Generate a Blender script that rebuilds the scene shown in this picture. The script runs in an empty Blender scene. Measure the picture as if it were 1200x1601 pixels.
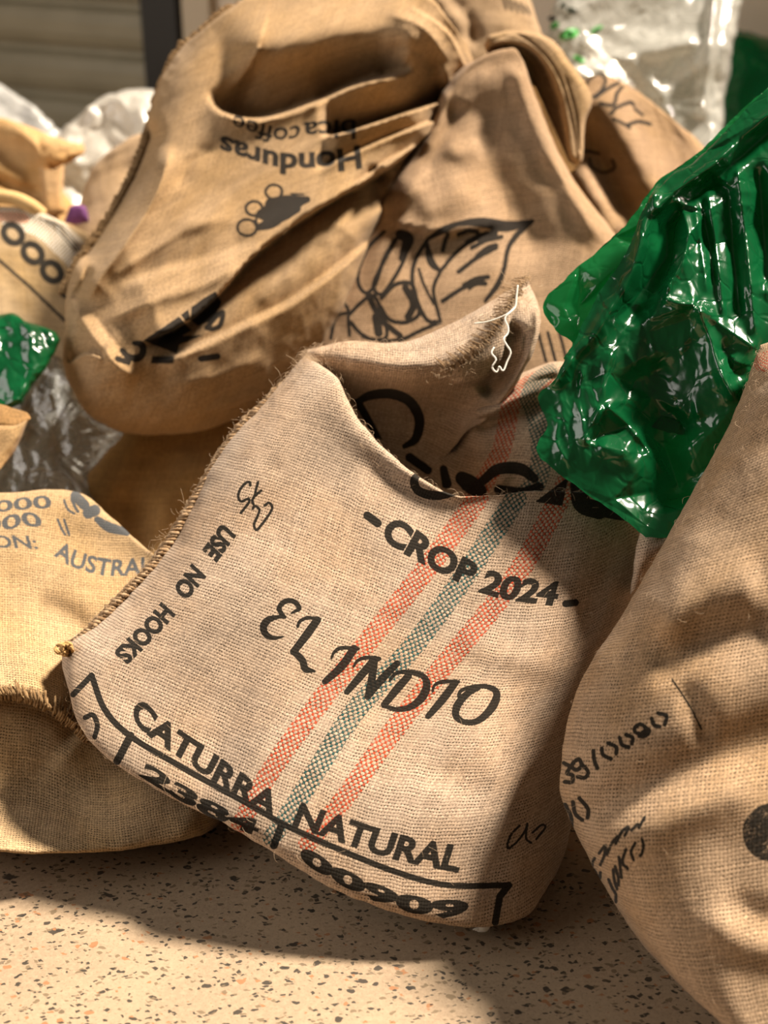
import bpy, math, random
import numpy as np
from mathutils import Vector

random.seed(7); RNG = np.random.default_rng(7)
sc = bpy.context.scene
COL = sc.collection

# ------------------------------------------------------------------ camera, sky, sun, exposure
F = 50.0 / 36.0 * 1601.0                      # focal length in pixels of the 1200 x 1601 frame
PITCH = math.radians(28.0)
CAM = np.array([0.0, -1.46, 1.02])
VR = np.array([1.0, 0.0, 0.0])
VU = np.array([0.0, math.sin(PITCH), math.cos(PITCH)])
VF = np.array([0.0, math.cos(PITCH), -math.sin(PITCH)])
cam = bpy.data.cameras.new('camera'); camo = bpy.data.objects.new('camera', cam); COL.objects.link(camo)
camo.location = CAM; camo.rotation_euler = (math.pi / 2 - PITCH, 0, 0)
cam.sensor_fit = 'VERTICAL'; cam.sensor_height = 36; cam.sensor_width = 27; cam.lens = 50
cam.clip_start = 0.05
cam.dof.use_dof = True; cam.dof.focus_distance = 1.44; cam.dof.aperture_fstop = 3.4
sc.camera = camo

world = bpy.data.worlds.new('world'); sc.world = world; world.use_nodes = True
bg = world.node_tree.nodes['Background']
bg.inputs[0].default_value = (1.0, 0.86, 0.72, 1); bg.inputs[1].default_value = 0.075
SUN_DIR = Vector((0.54, 0.27, 0.80)).normalized()    # towards the sun: high, behind the pile and to the right
sun = bpy.data.lights.new('sun', 'SUN'); suno = bpy.data.objects.new('sun', sun); COL.objects.link(suno)
suno.rotation_euler = SUN_DIR.to_track_quat('Z', 'Y').to_euler(); suno.location = (2, 1, 4)
sun.energy = 11.2; sun.color = (1.0, 0.88, 0.73); sun.angle = math.radians(9)
day = bpy.data.lights.new('left_fill_light', 'AREA'); fillo = bpy.data.objects.new('left_fill_light', day); COL.objects.link(fillo)   # added soft lamp that brightens left-facing cloth; no opening is seen there
day.shape = 'RECTANGLE'; day.size = 2.2; day.size_y = 1.6; day.energy = 42; day.color = (1.0, .93, .86)
fillo.location = (-2.6, -.35, 1.35); fillo.rotation_euler = Vector((-2.6, -.1, 1.1)).to_track_quat('Z', 'Y').to_euler()
vs = sc.view_settings
vs.view_transform = 'Standard'; vs.look = 'None'; vs.gamma = 1.0; vs.use_curve_mapping = False; vs.exposure = 0.22

# ------------------------------------------------------------------ maths helpers
def W(px, py, d):
    """point at depth d (metres along the lens axis) seen at the given place in the picture"""
    px, py, d = np.broadcast_arrays(np.asarray(px, float), np.asarray(py, float), np.asarray(d, float))
    return (CAM + ((px - 600) / F * d)[..., None] * VR + ((800.5 - py) / F * d)[..., None] * VU + d[..., None] * VF)
def dfloor(py):
    t = (800.5 - np.asarray(py, float)) / F
    den = math.sin(PITCH) - t * math.cos(PITCH)
    return np.where(den > 0.05, CAM[2] / np.maximum(den, 0.05), 99.0)
def cr(pts, t):
    """Catmull-Rom through pts (n,k[,...]) at t in 0..1 (uniform knots)"""
    pts = np.asarray(pts, float); n = len(pts); t = np.clip(np.asarray(t, float), 0, 1) * (n - 1)
    i = np.minimum(t.astype(int), n - 2); f = t - i
    ext = np.concatenate([2 * pts[:1] - pts[1:2], pts, 2 * pts[-1:] - pts[-2:-1]])
    p0, p1, p2, p3 = ext[i], ext[i + 1], ext[i + 2], ext[i + 3]
    f = f.reshape((-1,) + (1,) * (pts.ndim - 1))
    return 0.5 * (2 * p1 + (p2 - p0) * f + (2 * p0 - 5 * p1 + 4 * p2 - p3) * f ** 2 + (3 * p1 - p0 - 3 * p2 + p3) * f ** 3)
def cr_len(pts, n):
    """resample a polyline smoothly at n points, even in arc length"""
    pts = np.asarray(pts, float)
    q = cr(pts, np.linspace(0, 1, max(60, 20 * len(pts))))
    s = np.r_[0, np.cumsum(np.linalg.norm(np.diff(q[:, :2], axis=0), axis=1))]
    u = np.linspace(0, s[-1], n)
    return np.stack([np.interp(u, s, q[:, k]) for k in range(q.shape[1])], 1)
def vnoise(x, y, seed=0):
    """smooth value noise, -1..1"""
    xi = np.floor(x).astype(np.int64); yi = np.floor(y).astype(np.int64)
    fx = x - xi; fy = y - yi
    fx = fx * fx * fx * (fx * (fx * 6 - 15) + 10); fy = fy * fy * fy * (fy * (fy * 6 - 15) + 10)
    def h(a, b):
        v = (a * 374761393 + b * 668265263 + seed * 1274126177) & 0x7fffffff
        v = ((v ^ (v >> 13)) * 1274126177) & 0x7fffffff
        return ((v ^ (v >> 16)) & 0xffff) / 32767.5 - 1
    return (h(xi, yi) * (1 - fx) + h(xi + 1, yi) * fx) * (1 - fy) + (h(xi, yi + 1) * (1 - fx) + h(xi + 1, yi + 1) * fx) * fy
def poly_dist(x, y, pts):
    """distance, signed side (+ = left of travel with y down seen on screen) and 0..1 position along a smooth polyline"""
    pts = cr_len(pts, 4 * len(pts) + 1); best = np.full(x.shape, 1e9); side = np.zeros(x.shape); along = np.zeros(x.shape)
    n = len(pts) - 1
    for k in range(n):
        ax, ay = pts[k, :2]; bx, by = pts[k + 1, :2]; vx, vy = bx - ax, by - ay; L = vx * vx + vy * vy + 1e-9
        t = np.clip(((x - ax) * vx + (y - ay) * vy) / L, 0, 1)
        dd = np.hypot(x - ax - t * vx, y - ay - t * vy); m = dd < best
        best = np.where(m, dd, best); side = np.where(m, np.sign(-(vx * (y - ay) - vy * (x - ax))), side); along = np.where(m, (k + t) / n, along)
    return best, side, along
def ridge(pts, w, a, taper=0.25):
    """a long bump (a > 0 towards the lens) or hollow (a < 0)"""
    def f(x, y):
        d, s, t = poly_dist(x, y, pts)
        tp = np.clip(np.minimum(t, 1 - t) / taper, 0, 1) if taper > 0 else 1.0
        tp = tp * tp * (3 - 2 * tp) if taper > 0 else 1.0
        return a * np.exp(-(d / w) ** 2) * tp
    return f
def step(pts, w_up, w_dn, a, taper=0.2, dn=.35, edge=3.):
    """an overlapping fold: raised on the left of the line, dropping sharply on its right"""
    def f(x, y):
        d, s, t = poly_dist(x, y, pts)
        tp = np.clip(np.minimum(t, 1 - t) / taper, 0, 1) if taper > 0 else np.ones_like(t)
        tp = tp * tp * (3 - 2 * tp)
        up = np.exp(-(d / w_up)); lo = -dn * np.exp(-(d / w_dn))
        e = np.clip((s * d + edge) / (2 * edge), 0, 1); e = e * e * (3 - 2 * e)
        return a * tp * (lo * (1 - e) + up * e)
    return f
def crease(pts, w, a, taper=0.25):
    """a pulled fold with a sharp crest"""
    def f(x, y):
        d, s, t = poly_dist(x, y, pts)
        tp = np.clip(np.minimum(t, 1 - t) / taper, 0, 1); tp = tp * tp * (3 - 2 * tp)
        return a * np.exp(-np.sqrt(d * d + 4.) / w) * tp
    return f
def facet(x, y, seed, size, rot=0., aspect=1.):
    """linear noise on a triangle lattice: flat facets that meet in sharp creases"""
    c, s_ = math.cos(rot), math.sin(rot); u = (x * c + y * s_) / (size * aspect); v = (-x * s_ + y * c) / size
    u = u + .45 * vnoise(u * .6, v * .6, seed + 1); v = v + .45 * vnoise(u * .6 + 7, v * .6, seed + 2)
    k = (u + v) * .36602540378; a, b = u + k, v + k; i = np.floor(a).astype(np.int64); j = np.floor(b).astype(np.int64); p, q = a - i, b - j
    def h(m, n):
        w = (m * 374761393 + n * 668265263 + seed * 1274126177) & 0x7fffffff; w = ((w ^ (w >> 13)) * 1274126177) & 0x7fffffff
        return ((w ^ (w >> 16)) & 0xffff) / 32767.5 - 1
    h0, h2 = h(i, j), h(i + 1, j + 1); up = p > q; h1 = np.where(up, h(i + 1, j), h(i, j + 1)); big, sm = np.maximum(p, q), np.minimum(p, q)
    return h0 * (1 - big) + h1 * (big - sm) + h2 * sm
def tin(pts):
    """planar facets between hand-placed heights: sharp folds of a stiff film"""
    from mathutils.geometry import delaunay_2d_cdt
    pts = list(pts) + [(500, -200, 0), (1600, -200, 0), (500, 1100, 0), (1600, 1100, 0)]
    co, _, tri, ov, _, _ = delaunay_2d_cdt([Vector(p[:2]) for p in pts], [], [], 0, 1e-4); hh = [pts[o[0]][2] for o in ov]
    def f(x, y):
        out = np.zeros_like(x)
        for t in tri:
            (ax, ay), (bx, by), (cx, cy) = (co[k] for k in t); den = (by - cy) * (ax - cx) + (cx - bx) * (ay - cy)
            u = ((by - cy) * (x - cx) + (cx - bx) * (y - cy)) / den; v = ((cy - ay) * (x - cx) + (ax - cx) * (y - cy)) / den
            m = (u >= -1e-6) & (v >= -1e-6) & (u + v <= 1 + 1e-6); out[m] = (u * hh[t[0]] + v * hh[t[1]] + (1 - u - v) * hh[t[2]])[m]
        return out
    return f
def crumple(x, y, seed, size=110., amp=.01, rot=1.1, aspect=2.):
    """creased plastic film: flat facets of several sizes"""
    return amp * (facet(x, y, seed, size, rot, aspect) + .42 * facet(x, y, seed + 20, size * .43, rot + .5, aspect) + .16 * facet(x, y, seed + 40, size * .19, rot - .6, aspect * .8) * (vnoise(x / size / .8, y / size / .8, seed) > -.2))

# ------------------------------------------------------------------ object helpers
def link(o, parent=None):
    COL.objects.link(o)
    if parent is not None: o.parent = parent
    return o
def thing(name, label, cat, loc, group=None):
    o = bpy.data.objects.new(name, None); o.empty_display_size = .05; link(o)
    o.location = loc; o['label'] = label; o['category'] = cat
    if group: o['group'] = group
    return o
def mesh_obj(name, verts, faces, mat, parent=None, smooth=True, uvs=None):
    """world-space verts; uvs: dict name -> (nverts,2)"""
    me = bpy.data.meshes.new(name); verts = np.asarray(verts, float)
    if parent is not None: verts = verts - np.array(parent.matrix_basis.translation if parent.parent is None else (parent.parent.matrix_basis.translation + parent.matrix_basis.translation))
    if isinstance(faces, np.ndarray):
        nf, k = faces.shape
        me.vertices.add(len(verts)); me.vertices.foreach_set('co', verts.astype(np.float32).ravel())
        me.loops.add(nf * k); me.loops.foreach_set('vertex_index', faces.astype(np.int32).ravel())
        me.polygons.add(nf); me.polygons.foreach_set('loop_start', np.arange(0, nf * k, k, dtype=np.int32))
        me.update(calc_edges=True)
    else:
        me.from_pydata([tuple(v) for v in verts], [], faces); me.update()
    if uvs:
        li = np.empty(len(me.loops), np.int32); me.loops.foreach_get('vertex_index', li)
        for n, a in uvs.items():
            u = me.uv_layers.new(name=n); u.data.foreach_set('uv', np.asarray(a, np.float32)[li].ravel())
    me.polygons.foreach_set('use_smooth', np.full(len(me.polygons), smooth)); me.update()
    if mat: me.materials.append(mat)
    return link(bpy.data.objects.new(name, me), parent)

class MB:
    """collects tubes and boxes into one mesh"""
    def __init__(s): s.v = []; s.f = []
    def tube(s, pts, r, k=5, cap=True):
        pts = np.asarray(pts, float); n = len(pts); rr = np.broadcast_to(np.asarray(r, float), (n,)); b = len(s.v)
        t = np.gradient(pts, axis=0); t /= np.linalg.norm(t, axis=1)[:, None] + 1e-12
        ref = np.array([0.31, 0.52, 0.79]); a = np.cross(t, ref); a /= np.linalg.norm(a, axis=1)[:, None] + 1e-12; c = np.cross(t, a)
        for i in range(n):
            for j in range(k):
                th = 2 * math.pi * j / k; s.v.append(pts[i] + rr[i] * (math.cos(th) * a[i] + math.sin(th) * c[i]))
        for i in range(n - 1):
            for j in range(k): s.f.append((b + i * k + j, b + i * k + (j + 1) % k, b + (i + 1) * k + (j + 1) % k, b + (i + 1) * k + j))
        if cap:
            s.f.append(tuple(b + j for j in range(k))[::-1]); s.f.append(tuple(b + (n - 1) * k + j for j in range(k)))
    def box(s, lo, hi, M=None):
        b = len(s.v)
        for z in (lo[2], hi[2]):
            for x, y in ((lo[0], lo[1]), (hi[0], lo[1]), (hi[0], hi[1]), (lo[0], hi[1])):
                p = np.array((x, y, z)); s.v.append(M(p) if M else p)
        for q in ((3, 2, 1, 0), (4, 5, 6, 7), (0, 1, 5, 4), (1, 2, 6, 5), (2, 3, 7, 6), (3, 0, 4, 7)): s.f.append(tuple(b + i for i in q))
    def obj(s, name, mat, parent=None, smooth=True): return mesh_obj(name, s.v, s.f, mat, parent, smooth)

# ------------------------------------------------------------------ print masks (ink, orange yarn, teal yarn), drawn in code
SS = 2
class Mask:
    def __init__(s, x0, y0, x1, y1):
        s.x0, s.y0 = x0, y0; s.a = np.zeros(((y1 - y0) * SS, (x1 - x0) * SS, 3), np.float32)
    def _win(s, lo, hi):
        H, Wd = s.a.shape[:2]
        i0, i1 = max(int(lo[1]), 0), min(int(hi[1]) + 2, H); j0, j1 = max(int(lo[0]), 0), min(int(hi[0]) + 2, Wd)
        return i0, i1, j0, j1
    def capsule(s, ch, p, q, r0, r1):
        p = (np.asarray(p, float) - (s.x0, s.y0)) * SS; q = (np.asarray(q, float) - (s.x0, s.y0)) * SS; r0 *= SS; r1 *= SS; r = max(r0, r1) + 1
        i0, i1, j0, j1 = s._win(np.minimum(p, q) - r, np.maximum(p, q) + r)
        if i1 <= i0 or j1 <= j0: return
        y, x = np.mgrid[i0:i1, j0:j1] + .5; v = q - p; t = np.clip(((x - p[0]) * v[0] + (y - p[1]) * v[1]) / (v @ v + 1e-9), 0, 1)
        m = np.clip(r0 + (r1 - r0) * t - np.hypot(x - p[0] - t * v[0], y - p[1] - t * v[1]) + .5, 0, 1)
        w = s.a[i0:i1, j0:j1, ch]; np.maximum(w, m, out=w)
    def stroke(s, pts, w, ch=0, smooth=True):
        pts = np.asarray(pts, float); wd = np.broadcast_to(np.asarray(w, float), (len(pts),))
        q = np.c_[pts, wd]
        if smooth and len(pts) > 2: q = cr(q, np.linspace(0, 1, 8 * len(pts)))
        for k in range(len(q) - 1): s.capsule(ch, q[k, :2], q[k + 1, :2], q[k, 2] / 2, q[k + 1, 2] / 2)
    def tri(s, ch, a, b, c, val=1.0):
        T = (np.array([a, b, c], float) - (s.x0, s.y0)) * SS
        i0, i1, j0, j1 = s._win(T.min(0) - 1, T.max(0) + 1)
        if i1 <= i0 or j1 <= j0: return
        y, x = np.mgrid[i0:i1, j0:j1] + .5
        (ax, ay), (bx, by), (cx, cy) = T; den = (by - cy) * (ax - cx) + (cx - bx) * (ay - cy)
        if abs(den) < 1e-9: return
        u = ((by - cy) * (x - cx) + (cx - bx) * (y - cy)) / den; v = ((cy - ay) * (x - cx) + (ax - cx) * (y - cy)) / den
        m = (u > -.02) & (v > -.02) & (u + v < 1.02); w = s.a[i0:i1, j0:j1, ch]; w[m] = np.maximum(w[m], val)
    def poly(s, pts, ch=0):
        for k in range(1, len(pts) - 1): s.tri(ch, pts[0], pts[k], pts[k + 1])
    def text(s, body, base, up0, up1, bold=0.02, ch=0):
        cu = bpy.data.curves.new('lettering', 'FONT'); cu.body = body; cu.offset = bold; cu.size = 1; cu.resolution_u = 4; cu.fill_mode = 'FRONT'
        ob = bpy.data.objects.new('lettering', cu); COL.objects.link(ob)
        dg = bpy.context.evaluated_depsgraph_get(); me = bpy.data.meshes.new_from_object(ob.evaluated_get(dg))
        V = np.array([v.co[:2] for v in me.vertices]); me.calc_loop_triangles(); T = [tuple(t.vertices) for t in me.loop_triangles]
        bpy.data.objects.remove(ob); bpy.data.curves.remove(cu); bpy.data.meshes.remove(me)
        x = (V[:, 0] - V[:, 0].min()) / np.ptp(V[:, 0]); y = V[:, 1] / 0.70
        path = cr_len(base, 200); B = np.stack([np.interp(x, np.linspace(0, 1, 200), path[:, k]) for k in (0, 1)], 1)
        up = np.outer(1 - x, up0) + np.outer(x, up1); Q = B + up * y[:, None]
        for t in T: s.tri(ch, Q[t[0]], Q[t[1]], Q[t[2]])
    def sample(s, x, y):
        """bilinear lookup at picture coordinates"""
        H, Wd = s.a.shape[:2]; fx = np.clip((x - s.x0) * SS - .5, 0, Wd - 1.01); fy = np.clip((y - s.y0) * SS - .5, 0, H - 1.01)
        i = fy.astype(int); j = fx.astype(int); u = (fx - j)[..., None]; v = (fy - i)[..., None]; A = s.a
        r = (A[i, j] * (1 - u) + A[i, j + 1] * u) * (1 - v) + (A[i + 1, j] * (1 - u) + A[i + 1, j + 1] * u) * v
        out = (x < s.x0) | (x > s.x0 + Wd / SS) | (y < s.y0) | (y > s.y0 + H / SS); r[out] = 0
        return r
def grid_up(a, n):
    """bilinear upsample of a grid to n x n"""
    H, Wd = a.shape; v = np.linspace(0, H - 1.001, n); u = np.linspace(0, Wd - 1.001, n); i = v.astype(int); j = u.astype(int); fv = (v - i)[:, None]; fu = (u - j)[None]
    return (a[i][:, j] * (1 - fu) + a[i][:, j + 1] * fu) * (1 - fv) + (a[i + 1][:, j] * (1 - fu) + a[i + 1][:, j + 1] * fu) * fv
def print_image(name, mask, gx, gy, n):
    r = mask.sample(grid_up(gx, n), grid_up(gy, n)); px = np.ones((n, n, 4), np.float32); px[..., :3] = r
    im = bpy.data.images.new(name, n, n, float_buffer=False); im.colorspace_settings.name = 'Non-Color'
    im.pixels.foreach_set(px.ravel()); im.update(); im.pack(); return im

# ------------------------------------------------------------------ procedural materials
class NT:
    def __init__(s, name):
        s.m = bpy.data.materials.new(name); s.m.use_nodes = True; s.t = s.m.node_tree; s.t.nodes.clear()
        s.out = s.t.nodes.new('ShaderNodeOutputMaterial')
    def n(s, typ, **kw):
        nd = s.t.nodes.new('ShaderNode' + typ)
        for k, v in kw.items(): setattr(nd, k, v)
        return nd
    def put(s, sock, v):
        if hasattr(v, 'is_output'): s.t.links.new(v, sock)
        elif v is not None: sock.default_value = v if not (isinstance(v, tuple) and len(v) == 3 and len(sock.default_value) == 4) else (*v, 1)
    def math(s, op, a, b=None, c=None, clamp=False):
        nd = s.n('Math', operation=op, use_clamp=clamp)
        for k, v in enumerate((a, b, c)):
            if v is not None: s.put(nd.inputs[k], v)
        return nd.outputs[0]
    def mix(s, f, a, b):
        nd = s.n('Mix', data_type='RGBA'); s.put(nd.inputs[0], f); s.put(nd.inputs[6], a); s.put(nd.inputs[7], b); return nd.outputs[2]
    def mixf(s, f, a, b):
        nd = s.n('Mix', data_type='FLOAT'); s.put(nd.inputs[0], f); s.put(nd.inputs[2], a); s.put(nd.inputs[3], b); return nd.outputs[0]
    def xyz(s, x, y, z=0.0):
        nd = s.n('CombineXYZ'); s.put(nd.inputs[0], x); s.put(nd.inputs[1], y); s.put(nd.inputs[2], z); return nd.outputs[0]
    def noise(s, vec, scale, detail=2.0, rough=.5, dist=0.0):
        nd = s.n('TexNoise'); s.put(nd.inputs['Vector'], vec); nd.inputs['Scale'].default_value = scale; nd.inputs['Detail'].default_value = detail
        nd.inputs['Roughness'].default_value = rough; nd.inputs['Distortion'].default_value = dist; return nd.outputs[0]
    def ramp(s, v, lo, hi, a=0.0, b=1.0, smooth=True):
        nd = s.n('MapRange', interpolation_type='SMOOTHSTEP' if smooth else 'LINEAR'); s.put(nd.inputs[0], v)
        for k, q in zip((1, 2, 3, 4), (lo, hi, a, b)): s.put(nd.inputs[k], q)
        return nd.outputs[0]
    def bsdf(s, color, rough=.8, bump=None, bstr=.5, bdist=.001, **kw):
        p = s.n('BsdfPrincipled'); s.put(p.inputs['Base Color'], color); s.put(p.inputs['Roughness'], rough)
        for k, v in kw.items(): s.put(p.inputs[k.replace('_', ' ')], v)
        if bump is not None:
            b = s.n('Bump'); b.inputs['Strength'].default_value = bstr; b.inputs['Distance'].default_value = bdist; s.put(b.inputs['Height'], bump)
            s.t.links.new(b.outputs[0], p.inputs['Normal']); s.bumped = b.outputs[0]
        return p.outputs[0]
    def done(s, shader): s.t.links.new(shader, s.out.inputs[0]); return s.m

def burlap(name, image=None, base=(.50, .345, .205), warm=(.47, .29, .14), pu=.0029, pv=.0034, holes=.95, ink=(.008, .007, .005), inkwear=.34,
           rot=0.0, relief=.5, orange=(.38, .042, .010), teal=(.002, .060, .060)):
    base, warm = tuple(c * .68 for c in base), tuple(c * .68 for c in warm)      # jute reflects about a third of the light
    t = NT(name); uv = t.n('UVMap', uv_map='weave').outputs[0]
    if rot:
        mp = t.n('Mapping'); t.put(mp.inputs[0], uv); mp.inputs['Rotation'].default_value = (0, 0, rot); uv = mp.outputs[0]
    wob = t.n('TexNoise'); t.put(wob.inputs['Vector'], uv); wob.inputs['Scale'].default_value = 55; wob.inputs['Detail'].default_value = 2
    sp = t.n('SeparateXYZ'); t.put(sp.inputs[0], uv); sw = t.n('SeparateColor'); t.put(sw.inputs[0], wob.outputs['Color'])
    a = t.math('ADD', t.math('DIVIDE', sp.outputs[0], pu), t.math('MULTIPLY_ADD', sw.outputs[0], .7, -.35))
    b = t.math('ADD', t.math('DIVIDE', sp.outputs[1], pv), t.math('MULTIPLY_ADD', sw.outputs[1], .7, -.35))
    fa, fb = t.math('FLOOR', a), t.math('FLOOR', b)
    par = t.math('FLOORED_MODULO', t.math('ADD', fa, fb), 2.0)
    xa = t.math('MULTIPLY_ADD', t.math('FRACT', a), 2.0, -1.0); yb = t.math('MULTIPLY_ADD', t.math('FRACT', b), 2.0, -1.0)
    x2, y2 = t.math('MULTIPLY', xa, xa), t.math('MULTIPLY', yb, yb)
    # width of each yarn varies from yarn to yarn
    wa = t.n('TexWhiteNoise', noise_dimensions='1D'); t.put(wa.inputs['W'], fa); wb = t.n('TexWhiteNoise', noise_dimensions='1D'); t.put(wb.inputs['W'], t.math('ADD', fb, 71.3))
    hw = t.math('MULTIPLY', t.math('SUBTRACT', 1.0, t.math('MULTIPLY', x2, t.math('MULTIPLY_ADD', wa.outputs[0], .45, .68))), t.math('SUBTRACT', 1.0, t.math('MULTIPLY', y2, .55)))
    hf = t.math('MULTIPLY', t.math('SUBTRACT', 1.0, t.math('MULTIPLY', y2, t.math('MULTIPLY_ADD', wb.outputs[0], .45, .68))), t.math('SUBTRACT', 1.0, t.math('MULTIPLY', x2, .55)))
    h = t.mixf(par, hf, hw)
    # fibres along the yarns
    fv = t.n('VectorMath', operation='MULTIPLY'); t.put(fv.inputs[0], uv); fv.inputs[1].default_value = (1, .18, 1); n1 = t.noise(fv.outputs[0], 1500, 2)
    fu = t.n('VectorMath', operation='MULTIPLY'); t.put(fu.inputs[0], uv); fu.inputs[1].default_value = (.18, 1, 1); n2 = t.noise(fu.outputs[0], 1500, 2)
    fib = t.mixf(par, n2, n1); big = t.noise(uv, 9, 3); mid = t.noise(uv, 60, 3)
    yarn = t.mixf(par, wb.outputs[0], wa.outputs[0])
    col = t.mix(t.ramp(big, .35, .68), base, warm)
    col = t.mix(t.math('MULTIPLY', t.ramp(mid, .5, .75), .35), col, tuple(min(1, c * 1.25) for c in base))
    if image:
        im = t.n('TexImage', extension='CLIP', interpolation='Linear'); im.image = image; t.put(im.inputs[0], t.n('UVMap', uv_map='print').outputs[0])
        ch = t.n('SeparateColor'); t.put(ch.inputs[0], im.outputs[0])
        # dyed warp yarns show only where the warp lies on top
        top = t.math('MULTIPLY', par, t.ramp(t.math('ADD', hw, t.math('MULTIPLY_ADD', fib, .5, -.25)), .08, .20))
        col = t.mix(t.math('MULTIPLY', t.ramp(ch.outputs[1], .35, .6), top), col, orange)
        col = t.mix(t.math('MULTIPLY', t.ramp(ch.outputs[2], .35, .6), top), col, teal)
    val = t.math('ADD', t.math('MULTIPLY_ADD', fib, 1.1, .30), t.math('MULTIPLY_ADD', yarn, .34, -.02))
    hs = t.n('HueSaturation'); t.put(hs.inputs['Color'], col); t.put(hs.inputs['Value'], val); col = hs.outputs[0]
    ax, ay = t.math('SUBTRACT', 1.0, t.math('ABSOLUTE', xa)), t.math('SUBTRACT', 1.0, t.math('ABSOLUTE', yb))
    qx, qy = t.math('DIVIDE', ax, .72), t.math('DIVIDE', ay, .46)
    rr = t.math('SQRT', t.math('ADD', t.math('MULTIPLY', qx, qx), t.math('MULTIPLY', qy, qy)))
    fuzz = t.noise(uv, 430, 2)
    hole = t.math('MULTIPLY', t.ramp(t.math('ADD', rr, t.math('MULTIPLY_ADD', fuzz, 2.0, -1.05)), 1.05, .60), t.math('MULTIPLY', t.ramp(mid, .28, .62, .25, 1.0), holes))
    col = t.mix(hole, col, (.030, .017, .008))
    hair = t.n('TexNoise'); t.put(hair.inputs['Vector'], uv); hair.inputs['Scale'].default_value = 330; hair.inputs['Detail'].default_value = 3; hair.inputs['Distortion'].default_value = 2.5
    col = t.mix(t.math('MULTIPLY', t.ramp(hair.outputs[0], .54, .66), .6), col, tuple(min(1, c * 1.35) for c in base))
    col = t.mix(t.math('MULTIPLY', t.ramp(hair.outputs[0], .46, .32), .6), col, tuple(c * .45 for c in base))
    fleck = t.ramp(t.noise(uv, 260, 1), .80, .86); col = t.mix(t.math('MULTIPLY', fleck, .6), col, (.10, .055, .025))
    if image:
        wear = t.math('SUBTRACT', ch.outputs[0], t.math('MULTIPLY', t.math('ADD', t.math('MULTIPLY', t.ramp(hair.outputs[0], .40, .70), 1.0), t.math('MULTIPLY', t.ramp(mid, .35, .8), .6)), inkwear))
        col = t.mix(t.math('MULTIPLY', t.ramp(wear, .18, .42), .97), col, ink)
    hb = t.math('ADD', t.math('SUBTRACT', t.math('MULTIPLY', h, .6), t.math('MULTIPLY', hole, .4)), t.math('MULTIPLY', t.math('ADD', fib, hair.outputs[0]), .45))
    return t.done(t.bsdf(col, .92, hb, relief, .0011, Specular_IOR_Level=.12, Sheen_Weight=.06, Sheen_Roughness=.5))

def plain(name, color, rough=.8, **kw): t = NT(name); return t.done(t.bsdf(color, rough, **kw))
def jute_yarn(name, base, dark):
    t = NT(name); g = t.n('NewGeometry').outputs['Position']; c = t.mix(t.ramp(t.noise(g, 240, 3), .3, .7), dark, base)
    return t.done(t.bsdf(c, .95, t.noise(g, 1600, 2), .8, .0008, Specular_IOR_Level=.1))
def film(name, color, trans, rough=.16, seed=0., see=.0, scale=60., mixt=.4):
    """thin glossy plastic film: coloured, lets some light through"""
    t = NT(name); g = t.n('NewGeometry').outputs['Position']
    v = t.n('TexVoronoi', feature='DISTANCE_TO_EDGE'); wn = t.n('TexNoise'); t.put(wn.inputs['Vector'], g); wn.inputs['Scale'].default_value = 25
    vm = t.n('VectorMath', operation='MULTIPLY_ADD'); t.put(vm.inputs[0], wn.outputs['Color']); vm.inputs[1].default_value = (.03, .03, .03); t.put(vm.inputs[2], g)
    t.put(v.inputs['Vector'], vm.outputs[0]); v.inputs['Scale'].default_value = scale * .55
    n = t.math('ADD', t.math('MULTIPLY', t.ramp(v.outputs['Distance'], .0, .12), .35), t.noise(g, 22, 2, .5))
    c = t.mix(t.ramp(t.noise(g, 14, 3), .35, .7), color, tuple(q * .6 for q in color))
    p = t.bsdf(c, rough, n, .45, .003, Specular_IOR_Level=.7)
    tr = t.n('BsdfTranslucent'); t.put(tr.inputs[0], trans); t.put(tr.inputs['Normal'], t.bumped)
    m = t.n('MixShader'); m.inputs[0].default_value = mixt; t.t.links.new(p, m.inputs[1]); t.t.links.new(tr.outputs[0], m.inputs[2]); o = m.outputs[0]
    if see:
        x = t.n('BsdfTransparent'); t.put(x.inputs[0], tuple(min(1, q * 3 + .12) for q in color)); m2 = t.n('MixShader'); m2.inputs[0].default_value = see
        t.t.links.new(o, m2.inputs[1]); t.t.links.new(x.outputs[0], m2.inputs[2]); o = m2.outputs[0]
    return t.done(o)
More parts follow.
